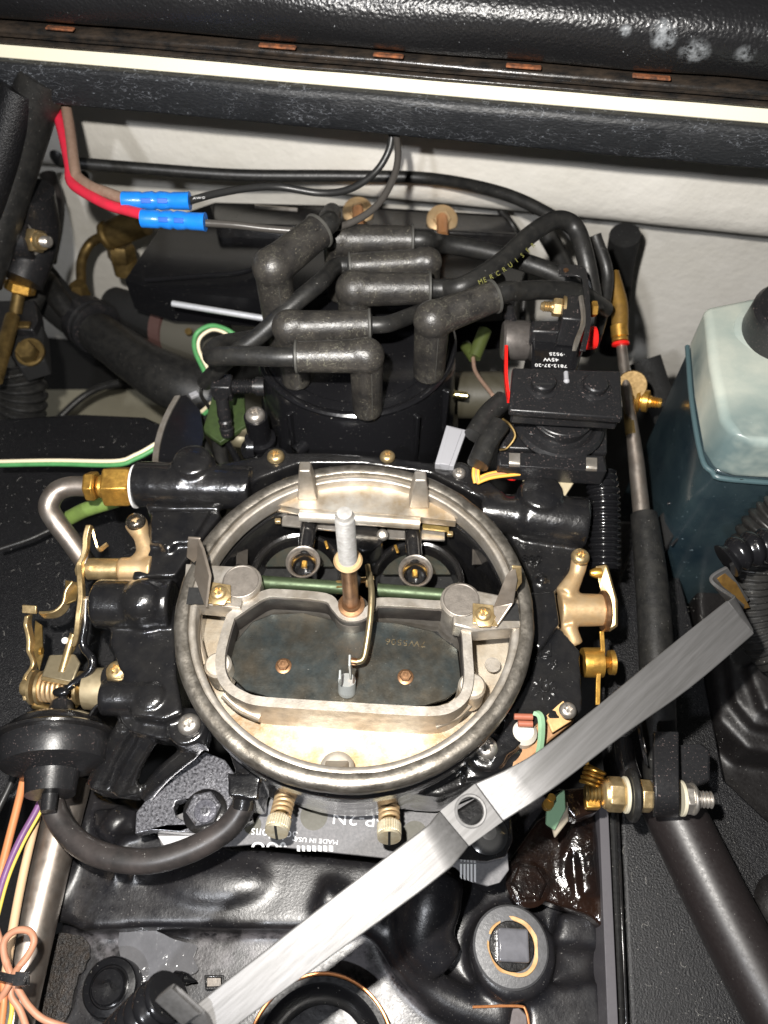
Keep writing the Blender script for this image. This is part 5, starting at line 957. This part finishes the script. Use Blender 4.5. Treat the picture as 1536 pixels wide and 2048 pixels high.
# ================================================================ GASKET PLATE
gk = thing('adapter_gasket', 'grey speckled gasket plate with white print showing under the carburetor front', 'gasket', P(650, 1660, -7))
M().prism([(315, 1668), (330, 1640), (500, 1570), (900, 1560), (1010, 1640), (1018, 1740), (1000, 1765), (975, 1772), (940, 1762), (912, 1735), (880, 1722), (770, 1716), (510, 1688), (460, 1692), (345, 1698), (322, 1690)], -6.7, 0.18).obj('gasket_plate', GASK, gk, bevel=0.03)
for (x, y, r) in ((628, 1632, .55), (830, 1668, .5), (505, 1650, 0.35)): M().lathe(P(x, y, -6.7), Z, [(0.05, 0.006), (r, 0.006), (r, 0.0), (0.05, 0)], 32).obj('oil_spot', GASKD, gk)
gz = -6.694
text('4P-2N', 718, 1639, gz, 0.62, WHTP, gk, rot=176, ext=0.004, sx=1.3, name='print')
text('MADE IN USA', 632, 1681, gz, 0.24, WHTP, gk, rot=176, ext=0.004, sx=1.15, name='print')
text('Solutions', 548, 1668, gz, 0.52, WHTP, gk, rot=176, ext=0.004, sx=0.92, name='print')
for (x0, x1) in ((594, 600), (604, 610), (614, 621), (625, 632), (636, 643), (647, 654), (658, 666)):
    M().prism([(x0, 1691), (x1, 1692), (x1, 1703), (x0, 1702)], gz, 0.004).obj('print_bar', WHTP, gk)
for (x_, w_) in ((516, 13), (545, 12), (566, 7)):
    a = arc(x_, 1694, w_, 10, 0, 180, 10); b = arc(x_, 1694, w_ - 5, 6, 180, 0, 10); M().prism(a + b, gz, 0.004).obj('print_arc', WHTP, gk)
for x_ in (920, 927, 934, 941, 948): M().prism([(x_, 1728), (x_ + 4, 1728), (x_ + 4, 1766 - abs(x_ - 945) * .3), (x_, 1764 - abs(x_ - 945) * .4)], gz, 0.004).obj('print_bar', WHTP, gk)
o = M().prism([(316, 1672), (400, 1672), (395, 1694), (330, 1694)], -6.66, 0.1).obj('white_gasket_corner', mat('pale_gasket', (0.55, 0.55, 0.57), 0.4), gk)
# ================================================================ INTAKE MANIFOLD (fused casting)
im = thing('intake_manifold', 'lumpy glossy black intake manifold filling the bottom of the picture', 'intake manifold', P(650, 1850, -16))
s = M()
blkm = lambda pts, z, h: s.prism(pts, z, h)
blkm([(140, 1640), (300, 1560), (1060, 1560), (1210, 1700), (1220, 2150), (60, 2150), (120, 1850)], -10.3, 3.0)
# left front runner: broad rounded shoulder
blkm([(120, 1840), (135, 1640), (180, 1570), (300, 1640), (460, 1692), (560, 1700), (760, 1722), (900, 1742), (910, 1800), (820, 1830), (680, 1860), (300, 1855), (160, 1860)], -8.9, 2.4)
s.tube(px([(130, 1640, -8.6), (120, 1760, -9.2), (118, 1840, -9.8)]), 0.7, 24, 4)
s.ball(P(440, 1770, -9.6), 1.5, (2.2, 0.9, 0.7))

# round thermostat shoulder, centre right
s.tube(px([(880, 1740, -8.4), (860, 1800, -8.6), (850, 1870, -9.0), (890, 1930, -9.4)]), [1.1, 1.3, 1.2, 0.9], 28, 6)
s.tube(px([(640, 1790, -9.0), (760, 1850, -9.4), (820, 1930, -9.8), (900, 2000, -10.0), (1020, 2040, -10.0)]), 0.7, 24, 6)
s.tube(px([(220, 1640, -8.4), (250, 1660, -8.4)]), 0.8, 20, 1)
blkm([(185, 1615), (275, 1618), (270, 1665), (180, 1660)], -8.0, 1.2)
# small ribs
s.tube(px([(233, 1735, -8.7), (228, 1775, -9.0)]), 0.16, 12, 1); s.tube(px([(272, 1735, -8.7), (268, 1760, -8.9)]), 0.16, 12, 1)
# plug boss
s.lathe(P(1022, 1905, -9.6), Z, [(1.75, -2), (1.7, 0.6), (1.5, 0.7)], 40)
# right pads
blkm([(1120, 1820), (1190, 1826), (1204, 1860), (1204, 1900), (1110, 1890)], -9.3, 1.5)
blkm([(1112, 1890), (1180, 1890), (1182, 1966), (1110, 1970)], -9.8, 1.5)
blkm([(1060, 1980), (1200, 1960), (1215, 2060), (1050, 2100)], -9.4, 1.8)
blkm([(1150, 1900), (1215, 1900), (1215, 1960), (1150, 1965)], -10.0, 1.5)
MSP = [(P(x, y, -10.2) - WORLD[im.name], r_) for x, y, r_ in ((180, 1880, 1.0), (215, 1900, 0.9), (430, 1900, 1.4), (500, 1890, 1.2), (690, 1925, 1.8), (760, 1990, 1.4), (560, 1890, 1.4), (800, 2030, 1.2))]
MANI = mat('black_manifold_enamel_painted_sheen', (0.009, 0.009, 0.011), 0.24, c2=(0.02, 0.018, 0.018), amt=0.6, ns=0.8, bs=9, bump=0.25, r2=0.42, speck=0.7, sc_=(0.2, 0.19, 0.18), spots=MSP, spc=(0.12, 0.113, 0.12), spn=1.4, spa=0.8)  # pale spots put the floor's grey-purple sheen into the colour
s.obj('manifold_casting', MANI, im, remesh=0.14, smooth=20, disp=(0.03, 1.6))
s = M(); s.prism([(1075, 1640), (1130, 1600), (1185, 1600), (1200, 1700), (1212, 1860), (1180, 1830), (1130, 1815), (1060, 1790), (1020, 1790), (1010, 1730)], -8.4, 1.2)
s.tube(px([(1160, 1640, -8.3), (1130, 1720, -8.4), (1135, 1770, -8.5), (1155, 1800, -8.6)]), 0.2, 14, 6); s.prism([(1150, 1650), (1190, 1660), (1200, 1790), (1165, 1790)], -8.1, 0.5)
s.ball(P(1150, 1622, -7.6), 0.45); s.ball(P(1120, 1600, -7.0), 0.5)
s.obj('greasy_flange', GREASE, im, remesh=0.12, smooth=5, disp=(0.04, 0.5))
for k, (ch, yy) in enumerate((('8', 1685), ('8', 1705), ('1', 1725), ('6', 1745))): text(ch, 1178, yy, -8.02, 0.45, GREASE, im, rot=-90 if k % 2 else 178, ext=0.05, name='cast_numeral')
M().lathe(P(1055, 1768, -8.4), Z, [(0.85, -.6), (0.88, 0.1), (0.7, 0.2)], 32).hexa(P(1055, 1768, -8.25), Z, 0.7, 0.45).obj('greasy_bolt', GREASE, im, ang=25)
bc = P(1022, 1893, -8.75); 
M().lathe(bc, Z, [(1.35, -.5), (1.45, -.3), (1.48, -0.05), (1.40, 0.06), (1.0, 0.1), (0.05, 0.1)], 56).obj('plug_collar', mat('grey_painted_boss', (0.10, 0.10, 0.105), 0.35, c2=(0.05, 0.05, 0.05), ns=3, bs=8, bump=0.4), im)
M().lathe(bc + Z * 0.1 + V((0.05, 0, 0)), Z, [(0.86, 0), (1.02, 0.0), (1.0, 0.05), (0.9, 0.03)], 56, ring=True).rough(0.12, 1.6).obj('sealant_ring', RUSTP, im)
M().lathe(bc + Z * 0.1, Z, [(0.88, 0), (0.88, 0.1), (0.84, 0.14), (0.05, 0.15)], 40).obj('plug_disc', BLK, im)
M().box(bc + Z * 0.45, (1.2, 1.15, 0.55), Matrix.Rotation(-0.05, 3, 'Z')).obj('square_plug_head', mat('wet_grey_paint', (0.15, 0.15, 0.165), 0.12, c2=(0.05, 0.05, 0.055), ns=1.2, coat=0.4), im, bevel=0.1, seg=3)
c = P(225, 1975, -9.3)
M().lathe(c, Z, [(1.0, -1.0), (1.05, 0.3), (0.98, 0.42), (0.75, 0.45), (0.72, 0.38), (0.66, 0.38), (0.64, 0.6), (0.58, 0.66), (0.05, 0.67)], 48).obj('black_round_plug', PLAS, im)
M().tube([c + V((-.2, 0.1, 0.66)), c + V((0, 0.2, 0.68)), c + V((0.2, -.05, 0.66))], 0.04, 8, 4).obj('plug_mark', PLAS, im)
M().prism(soft([(238, 1870), (262, 1850), (295, 1852), (350, 1880), (392, 1890), (385, 1915), (395, 1940), (360, 1960), (350, 1990), (300, 2020), (270, 2000), (272, 1950), (246, 1930)]), -9.95, 0.1).rough(0.02, 1).obj('standing_water', WATER, im, bevel=0.04)
M().prism(soft([(100, 1880), (150, 1870), (178, 1890), (172, 1930), (150, 1970), (130, 2040), (90, 2060), (80, 2000)]), -9.9, 0.12).rough(0.04, 1).obj('dirt_patch', mat('dark_granular_dirt', (0.010, 0.009, 0.009), 0.3, c2=(0.05, 0.03, 0.015), amt=0.4, ns=4, bs=9, bump=1.0, bdist=.08), im)
M().lathe(P(362, 1955, -9.7), (1, -.2, 0.4), [(0.05, -.35), (0.2, -.3), (0.22, 0), (0.14, 0.05), (0.22, 0.1), (0.2, 0.2), (0.14, 0.22), (0.2, 0.28), (0.1, 0.5), (0.03, 0.75)], 20).obj('drain_barb', PLAS, im)
M().prism([[(408, 1950), (448, 1950), (450, 1978), (410, 1980)], [(414, 1955), (414, 1974), (443, 1973), (442, 1955)]], -9.75, 0.15).obj('embossed_frame', BLK, im, bevel=0.03); M().prism([(415, 1956), (441, 1956), (442, 1972), (415, 1973)], -9.85, 0.1).obj('embossed_pad', ALUK, im)
# thermostat cup with copper orange rim
cc_ = P(640, 2120, -9.2)
cup = thing('copper_rimmed_housing', 'dark round housing with a copper orange rim at the bottom edge', 'housing', cc_ + Z * -2)
rr = (P(640, 1948, -9.2).y - cc_.y)
M().lathe(cc_, Z, [(rr * 0.985, 0.0), (rr * 1.0, 0.06), (rr * 1.02, 0.06), (rr * 1.035, 0.0), (rr * 1.035, -.6), (rr * .985, -.6)], 80, ring=True).obj('copper_rim', COPR, cup)
M().lathe(cc_, Z, [(rr * 0.3, -1.6), (rr * 0.7, -1.0), (rr * 0.86, -.35), (rr * 0.9, 0.0), (rr * 0.975, 0.02), (rr * .975, -.7), (rr * .3, -2)], 80).obj('cup_wall', PLAS, cup)
o = M().prism([(950, 2022), (1040, 2016), (1054, 2030), (1060, 2100), (940, 2100)], -9.6, 0.3).obj('rusty_edged_plate', mat('rust_edged_grey', (0.12, 0.10, 0.10), 0.45, c2=(0.06, 0.05, 0.05)), im, bevel=0.05)
M().tube(px([(945, 2014, -9.3), (1035, 2012, -9.3), (1052, 2022, -9.3), (1060, 2060, -9.3)]), 0.05, 8, 4).obj('rust_edge', COPR, im)
# ================================================================ STRAP BRACKET (the big aluminium strap)
sp = thing('aluminium_strap', 'long bent brushed aluminium strap lying diagonally across lower right', 'strap', P(800, 1700, 0))
# edge pairs: upper-left edge, lower-right edge
E1 = [(352, 1965, 1.7), (372, 2022, 0.9), (368, 2026, 1.0), (500, 1925, 1.25), (640, 1815, 1.45), (780, 1708, 1.6), (862, 1646, 1.65), (880, 1622, 1.35), (950, 1567, 1.35), (1005, 1543, 1.65), (1080, 1500, 1.7), (1200, 1408, 1.6), (1330, 1300, 1.4), (1455, 1200, 1.2)]
E2 = [(430, 2010, 1.0), (432, 2085, 0.2), (440, 2100, 0.2), (552, 1994, 1.05), (692, 1892, 1.25), (832, 1790, 1.4), (906, 1732, 1.45), (938, 1692, 1.15), (1006, 1643, 1.15), (1062, 1608, 1.45), (1130, 1560, 1.5), (1250, 1468, 1.4), (1380, 1376, 1.2), (1508, 1268, 1.0)]
A = px(E1[3:]); B = px(E2[3:])
A = [A[0] + (A[0] - A[1]) * 0.75] + A; B = [B[0] + (B[0] - B[1]) * 0.9] + B
A[0] = P(366, 2030, 1.15); B[0] = P(428, 2086, 0.9)
st = M()
a = crom(A[:5], 4) + [A[5]] ; b = crom(B[:5], 4) + [B[5]]
a2 = crom(A[7:], 4); b2 = crom(B[7:], 4)
def ribhole(Ae, Be, th):
    rg = []
    for i in range(len(Ae)):
        t = (Ae[min(i + 1, len(Ae) - 1)] - Ae[max(i - 1, 0)]).normalized(); n_ = t.cross((Be[i] - Ae[i]).normalized()).normalized()
        if n_.z > 0: n_ = -n_
        rg.append([Ae[i], Be[i], Be[i] + n_ * th, Ae[i] + n_ * th])
    return M().rings(rg)
TH = 0.16
ss = ribhole(a, b, TH); ss.obj('strap_arm', STRAP, sp, bevel=0.035, seg=2, bang=40)
# middle pocket with hole, its corners are A[6], B[6], B[7..8]
q0, q1, q3, q2 = A[6], A[7], B[6], B[7]
A6, A7, B6, B7 = A[5], A[7], B[5], B[7]
pa = [A[6], A[7]]; pb = [B[6], B[7]]
xc, yc = 941, 1622
u_ = ((A[6] - A[5]) + (B[6] - B[5])).normalized(); v_ = ((B[5] - A[5]) + (B[6] - A[6])); v_ = (v_ - u_ * v_.dot(u_)).normalized(); nn = u_.cross(v_).normalized()
cen = (A[5] + A[6] + B[5] + B[6]) / 4
outer = [cen + u_ * (p - cen).dot(u_) + v_ * (p - cen).dot(v_) for p in (A[5], A[6], B[6], B[5])]
hc = P(xc, yc, cen.z); hc = cen + u_ * (hc - cen).dot(u_) + v_ * (hc - cen).dot(v_)
hl = [hc + (u_ * math.cos(2 * math.pi * k / 32) + v_ * math.sin(2 * math.pi * k / 32)) * 0.40 for k in range(32)]
dn = nn if nn.z < 0 else -nn
M().ext([outer, hl], dn * TH).obj('strap_pocket', STRAP, sp, bevel=0.03)
M().lathe(hc, -dn, [(0.40, -0.01), (0.5, 0.0), (0.47, 0.02), (0.41, 0.015)], 40, ring=True).obj('hole_rim', STRAP, sp)
ss = ribhole([A[6]] + a2, [B[6]] + b2, TH); ss.obj('strap_arm', STRAP, sp, bevel=0.035, seg=2, bang=40)
# lower left hook : goes up then down
Ah = [A[0], P(372, 2022, 1.2), P(352, 1968, 2.1), P(318, 1992, 1.5), P(322, 2012, 1.2)]
w_h = B[0] - A[0]
M().ribbon([A[0], P(368, 2022, 1.35), P(356, 1985, 1.9), P(350, 1968, 2.0), P(336, 1975, 1.9), P(316, 1992, 1.5)], [p + w_h * 0.9 for p in (A[0], P(368, 2022, 1.35), P(356, 1985, 1.7), P(350, 1970, 1.8), P(336, 1975, 1.7), P(316, 1992, 1.3))], 0.14, 3).obj('strap_hook', STRAP, sp, bevel=0.03)
M().ribbon([P(1455, 1203, 1.2), P(1470, 1192, 1.15), P(1462, 1186, 0.9), P(1440, 1172, 0.4), P(1425, 1158, 0.2), P(1432, 1148, 0.2), P(1456, 1135, 0.2)], [P(1508, 1268, 1.0), P(1506, 1258, 0.6), P(1500, 1250, 0.0), P(1490, 1240, -1.4), P(1486, 1230, -1.8), P(1490, 1210, -1.8), P(1500, 1200, -1.8)], 0.14, 4).obj('strap_hook', STRAP, sp, bevel=0.03)
M().ribbon([P(1436, 1158, 0.05), P(1458, 1140, 0.0)], [P(1474, 1220, -2.0), P(1500, 1215, -2.0)], 0.05, 1).obj('varnish_stain', AMBER, sp)
# ================================================================ BELLOWS HOSES
o = M().corr(px([(190, 2130, -4), (255, 2065, -1.9), (305, 2018, -0.7), (338, 1990, -0.2)]), 0.72, 0.5, 0.18, 32).obj('corrugated_hose', PLAS); tag(o, 'shiny black corrugated hose end under the strap hook at bottom left', 'corrugated hose')
o = M().corr(px([(1640, 1000, 1.0), (1570, 1030, 0.0), (1520, 1078, -1.0), (1504, 1150, -2.2), (1512, 1230, -3.6), (1550, 1300, -4.6), (1630, 1350, -5.0)]), 1.05, 0.30, 0.15, 32).obj('fine_corrugated_hose', RUB); tag(o, 'finely ribbed grey black hose curling round the strap end, right edge', 'corrugated hose')
o = M().corr(px([(1452, 1122, 0.4), (1480, 1106, 0.6), (1530, 1092, 0.7), (1610, 1080, 0.8)]), 0.7, 0.55, 0.16, 32).obj('short_corrugated_hose', PLAS); tag(o, 'short glossy black corrugated hose behind the strap hook, right edge', 'corrugated hose')
# ================================================================ LEFT WIRES
pipe = M().tube(px([(145, 1560, -8), (110, 1690, -8), (70, 1850, -8), (30, 2020, -8), (10, 2110, -8)]), 0.80, 28, 4).obj('steel_pipe', TUBE); tag(pipe, 'bright satin steel pipe running down the lower left edge', 'pipe')
wire('orange_wire', [(52, 1535, -6.5), (38, 1600, -6.4), (15, 1690, -6.4), (-10, 1790, -6.4)], 15, ORGW, None, 'orange wire nearest the left edge below the diaphragm')
wire('purple_wire', [(95, 1560, -6.3), (78, 1610, -6.2), (40, 1680, -6.2), (10, 1750, -6.2), (-12, 1830, -6.2)], 13, PURW, None, 'purple wire beside the yellow one, lower left')
wire('yellow_wire', [(102, 1566, -6.3), (85, 1616, -6.25), (47, 1686, -6.25), (17, 1756, -6.2), (-5, 1836, -6.2)], 6, YELW, None, 'thin yellow wire running along the purple wire')
wire('tan_wire', [(85, 1590, -7), (62, 1680, -6.9), (40, 1780, -6.8), (22, 1880, -6.6), (10, 1960, -6.6)], 16, mat('tan_wire_insulation', (0.66, 0.45, 0.27), 0.4), None, 'tan wire between the purple wire and the steel pipe')
wire('black_wire_left', [(48, 1500, -8), (20, 1570, -8), (-15, 1640, -8)], 14, BLKW, None, 'black wire crossing the left edge under the diaphragm')
lp = thing('looped_wire_bundle', 'copper pink wire tied in a loop with a black cable tie, bottom left', 'wire', P(20, 1960, -5))
wire('loop_wire', [(30, 1960, -5.0), (12, 1925, -4.8), (8, 1885, -4.6), (30, 1862, -4.5), (58, 1862, -4.5), (68, 1882, -4.5), (56, 1910, -4.6), (30, 1945, -4.7), (15, 1975, -4.8), (0, 2000, -5)], 14, PNKW, lp)
wire('loop_wire', [(-10, 1850, -4.8), (6, 1900, -4.8), (22, 1950, -4.8), (40, 1985, -5), (60, 2015, -5.2), (90, 2040, -5.4), (150, 2060, -5.6)], 13, PNKW, lp)
wire('loop_wire', [(28, 1955, -5.1), (22, 1990, -5.1), (40, 2020, -5.2), (55, 2060, -5.4)], 13, PNKW, lp)
wire('loop_wire', [(5, 1950, -5.0), (8, 2000, -5.0), (2, 2060, -5.2)], 13, ORGW, lp)
wire('loop_wire_yellow', [(20, 1985, -5.3), (24, 2020, -5.3), (15, 2070, -5.3)], 9, YELW, lp)
M().ribbon(px([(-6, 1942, -4.1), (20, 1948, -4.0), (52, 1950, -4.1), (60, 1952, -5)]), px([(-6, 1960, -4.1), (20, 1966, -4.0), (52, 1970, -4.1), (60, 1970, -5)]), 0.12).box(P(42, 1958, -4.1), (0.35, 0.4, 0.3)).obj('cable_tie', PLASM, lp, bevel=0.03)
# ================================================================ RIGHT SIDE
rl_ = thing('valve_cover_rail', 'grey edged black rail running down right of the greasy manifold', 'rail', P(1240, 1850, -12))
def rstrip(x0t, x1t, x0b, x1b, z, h, nm, m_, bev=0.03):
    M().prism([(x0t, 1560), (x1t, 1560), (x1b, 2120), (x0b, 2120)], z, h).obj(nm, m_, rl_, bevel=bev)
rstrip(1196, 1214, 1218, 1240, -8.0, 2, 'grey_edge', mat('dull_grey_edge', (0.075, 0.07, 0.078), 0.5))
rstrip(1214, 1232, 1240, 1258, -8.8, 2, 'dark_groove', DEEP)
rstrip(1230, 1236, 1254, 1260, -8.3, 2, 'thin_ridge', BLK)
pc = M().prism([(1236, 1040), (1330, 1040), (1400, 1300), (1450, 1560), (1600, 1700), (1620, 2120), (1262, 2120), (1238, 1600)], -9.2, 2).obj('matte_valve_cover', MATTE, bevel=0.2, seg=3); tag(pc, 'matte black granular valve cover panel right of the rail', 'valve cover')
o = M().tube(px([(1150, 1900, -9.9), (1370, 1980, -9.0), (1440, 2120, -8.8)]), 0.01, 6, 1)
wt = M().tube(px([(1318, 1560, -7.2), (1380, 1690, -7.2), (1450, 1830, -7.2), (1530, 1980, -7.2), (1620, 2140, -7.2)]), 1.22, 36, 6).obj('brown_black_pipe', mat('brown_black_satin', (0.014, 0.011, 0.011), 0.34, speck=0.3)); tag(wt, 'thick satin brown black pipe running down to the bottom right corner', 'pipe')
s = M(); s.prism([(1390, 1100), (1700, 1150), (1750, 2200), (1560, 2100), (1500, 1900), (1440, 1700), (1420, 1500), (1400, 1300)], -10.5, 3)
s.prism([(1425, 1290), (1500, 1240), (1640, 1240), (1640, 1520), (1500, 1500), (1440, 1440)], -8.4, 2.4); s.prism([(1455, 1300), (1520, 1270), (1640, 1280), (1640, 1470), (1510, 1450), (1470, 1400)], -7.7, 2.0)
s.prism([(1495, 1330), (1540, 1310), (1640, 1320), (1640, 1430), (1530, 1420)], -7.0, 1.5); s.prism([(1500, 1640), (1560, 1640), (1600, 1760), (1530, 1740)], -9.4, 1)
s.ball(P(1560, 1820, -10), 1.6)
o = s.obj('exhaust_elbow', mat('dull_black_elbow', (0.008, 0.007, 0.007), 0.38, bs=8, bump=0.3, speck=0.4), remesh=0.16, smooth=8, disp=(0.10, 1.5)); tag(o, 'lumpy black exhaust elbow casting along the right edge', 'exhaust elbow')
o = M().prism([(1195, 1270), (1300, 1000), (1330, 1000), (1345, 1500), (1300, 1560), (1220, 1560)], -8.6, 1).obj('dark_side_panel', MATTE, bevel=0.1); tag(o, 'dark flat side panel behind the throttle cable boot', 'panel')
M_ = thing('cable_anchor', 'threaded cable anchor with gold hex nuts in black bracket, lower right', 'cable anchor', P(1300, 1590, -7))
za = -4.6; a0 = P(1170, 1585, za); a1 = P(1425, 1600, za); ax = (a1 - a0).normalized(); SP = lambda x: (P(x, 1590, za) - a0).dot(ax)
def thr(x0, x1, r, m_, nm):
    n = int((SP(x1) - SP(x0)) / 0.07); M().lathe(a0 + ax * SP(x0), ax, [(r * 0.8, 0)] + [(r if k % 2 else r * 0.82, 0.035 + k * 0.07) for k in range(n)] + [(r * 0.7, SP(x1) - SP(x0))], 24).obj(nm, m_, M_, ang=25)
thr(1170, 1210, 0.33, OLDBR, 'thread'); thr(1385, 1424, 0.32, STEEL, 'thread')
M().hexa(a0 + ax * SP(1212), ax, 0.66, SP(1247) - SP(1212), .3).lathe(a0 + ax * SP(1202), ax, [(0.4, 0), (0.55, 0.1), (0.6, 0.3)], 24).obj('gold_nut', ZINC, M_, bevel=0.03)
M().cyl(a0 + ax * SP(1247), ax, 0.68, 0.14, 32, 0.03).obj('white_washer', mat('cream_washer', (0.7, 0.65, 0.5), 0.35, 0.3), M_)
M().cyl(a0 + ax * SP(1256), ax, 0.98, 0.28, 32, 0.08).obj('rubber_washer', RUB, M_)
M().hexa(a0 + ax * SP(1276), ax, 0.62, SP(1303) - SP(1276), .5).obj('gold_nut', ZINC, M_, bevel=0.03)
M().cyl(a0 + ax * SP(1358), ax, 0.66, 0.14, 32, 0.03).obj('white_washer', MATS['cream_washer'], M_)
M().hexa(a0 + ax * SP(1364), ax, 0.58, 0.42, 0.1).lathe(a0 + ax * SP(1380), ax, [(0.58, 0), (0.6, 0.1), (0.5, 0.2), (0.3, 0.22)], 28).obj('silver_nut', STEEL, M_, bevel=0.03)
s = M(); pts = px([(1332, 1470, -3.8), (1332, 1520, -3.5), (1332, 1570, -3.7)])
M().ribbon(px([(1304, 1470, -4.0), (1304, 1540, -3.7), (1304, 1590, -3.8), (1304, 1612, -4.3), (1304, 1618, -5.2)]), px([(1354, 1470, -4.0), (1354, 1540, -3.7), (1354, 1590, -3.8), (1356, 1612, -4.3), (1356, 1618, -5.2)]), 0.3).obj('black_clip', PLASM, M_, bevel=0.06)
M().prism([(1350, 1490), (1405, 1486), (1422, 1500), (1422, 1560), (1350, 1590)], -4.7, 0.6).obj('rear_block', PLASM, M_, bevel=0.12, seg=3)
M().tube(px([(1245, 1480, -5), (1250, 1520, -5), (1262, 1560, -5)]), 0.42, 16, 4).obj('lower_bracket', BLK, M_)
M().lathe(P(1283, 1490, -4.6), (0.9, 0, 0.35), [(0.3, 0), (0.75, 0), (0.78, 0.08), (0.3, 0.1)], 28).obj('oval_tab', PLASM, M_); M().lathe(P(1287, 1490, -4.5), (0.9, 0, 0.35), [(0.16, 0), (0.3, 0.0), (0.3, 0.06), (0.16, 0.07)], 24).obj('eyelet', STEEL, M_)
M().box(P(1184, 1606, -4.9), (0.55, 0.45, 0.4)).obj('brass_block', BRASS, M_, bevel=0.05)
M().spring(P(1180, 1570, -4.7), P(1192, 1535, -4.5), 0.36, 0.08, 4, 10).obj('brass_spring', BRASS, M_)
M().ext([px([(1100, 1580), (1190, 1570), (1200, 1620), (1150, 1640)], -5.6)], (0, 0, -1)).obj('greasy_bracket', GREASE, M_, bevel=0.15, seg=3)

# ================================================================ LINT AND GRIT
random.seed(11)
s = M()
def fibre(x, y, z):
    p = P(x, y, z); a = random.uniform(0, 6.3); pts = [p]
    for k in range(random.randint(3, 6)):
        a += random.uniform(-0.9, 0.9); p = p + V((math.cos(a) * 0.07, math.sin(a) * 0.07, random.uniform(-0.01, 0.015))); pts.append(p)
    s.tube(pts, random.uniform(0.004, 0.008), 5, 3)
for k in range(70): fibre(random.uniform(0, 300), random.uniform(850, 1500), -9.44)
for k in range(35): fibre(random.uniform(1245, 1400), random.uniform(1100, 2040), -9.14)
o = s.obj('lint_fibres', mat('pale_lint', (0.3, 0.29, 0.27), 0.8)); tag(o, 'fine pale lint fibres strewn over the matte black covers', None, None, 'stuff')
s = M()
for k in range(500):
    x, y, z = random.choice(((random.uniform(0, 330), random.uniform(840, 1550), -9.49), (random.uniform(1245, 1480), random.uniform(1100, 2045), -9.19)))
    c = P(x, y, z); r = random.uniform(0.01, 0.025); s.box(c, (r, r * 1.4, r), Matrix.Rotation(random.uniform(0, 3), 3, 'Z'))
o = s.obj('dust_grit', MATS['pale_lint']); tag(o, 'tiny grains of dust on the matte black covers', None, None, 'stuff')
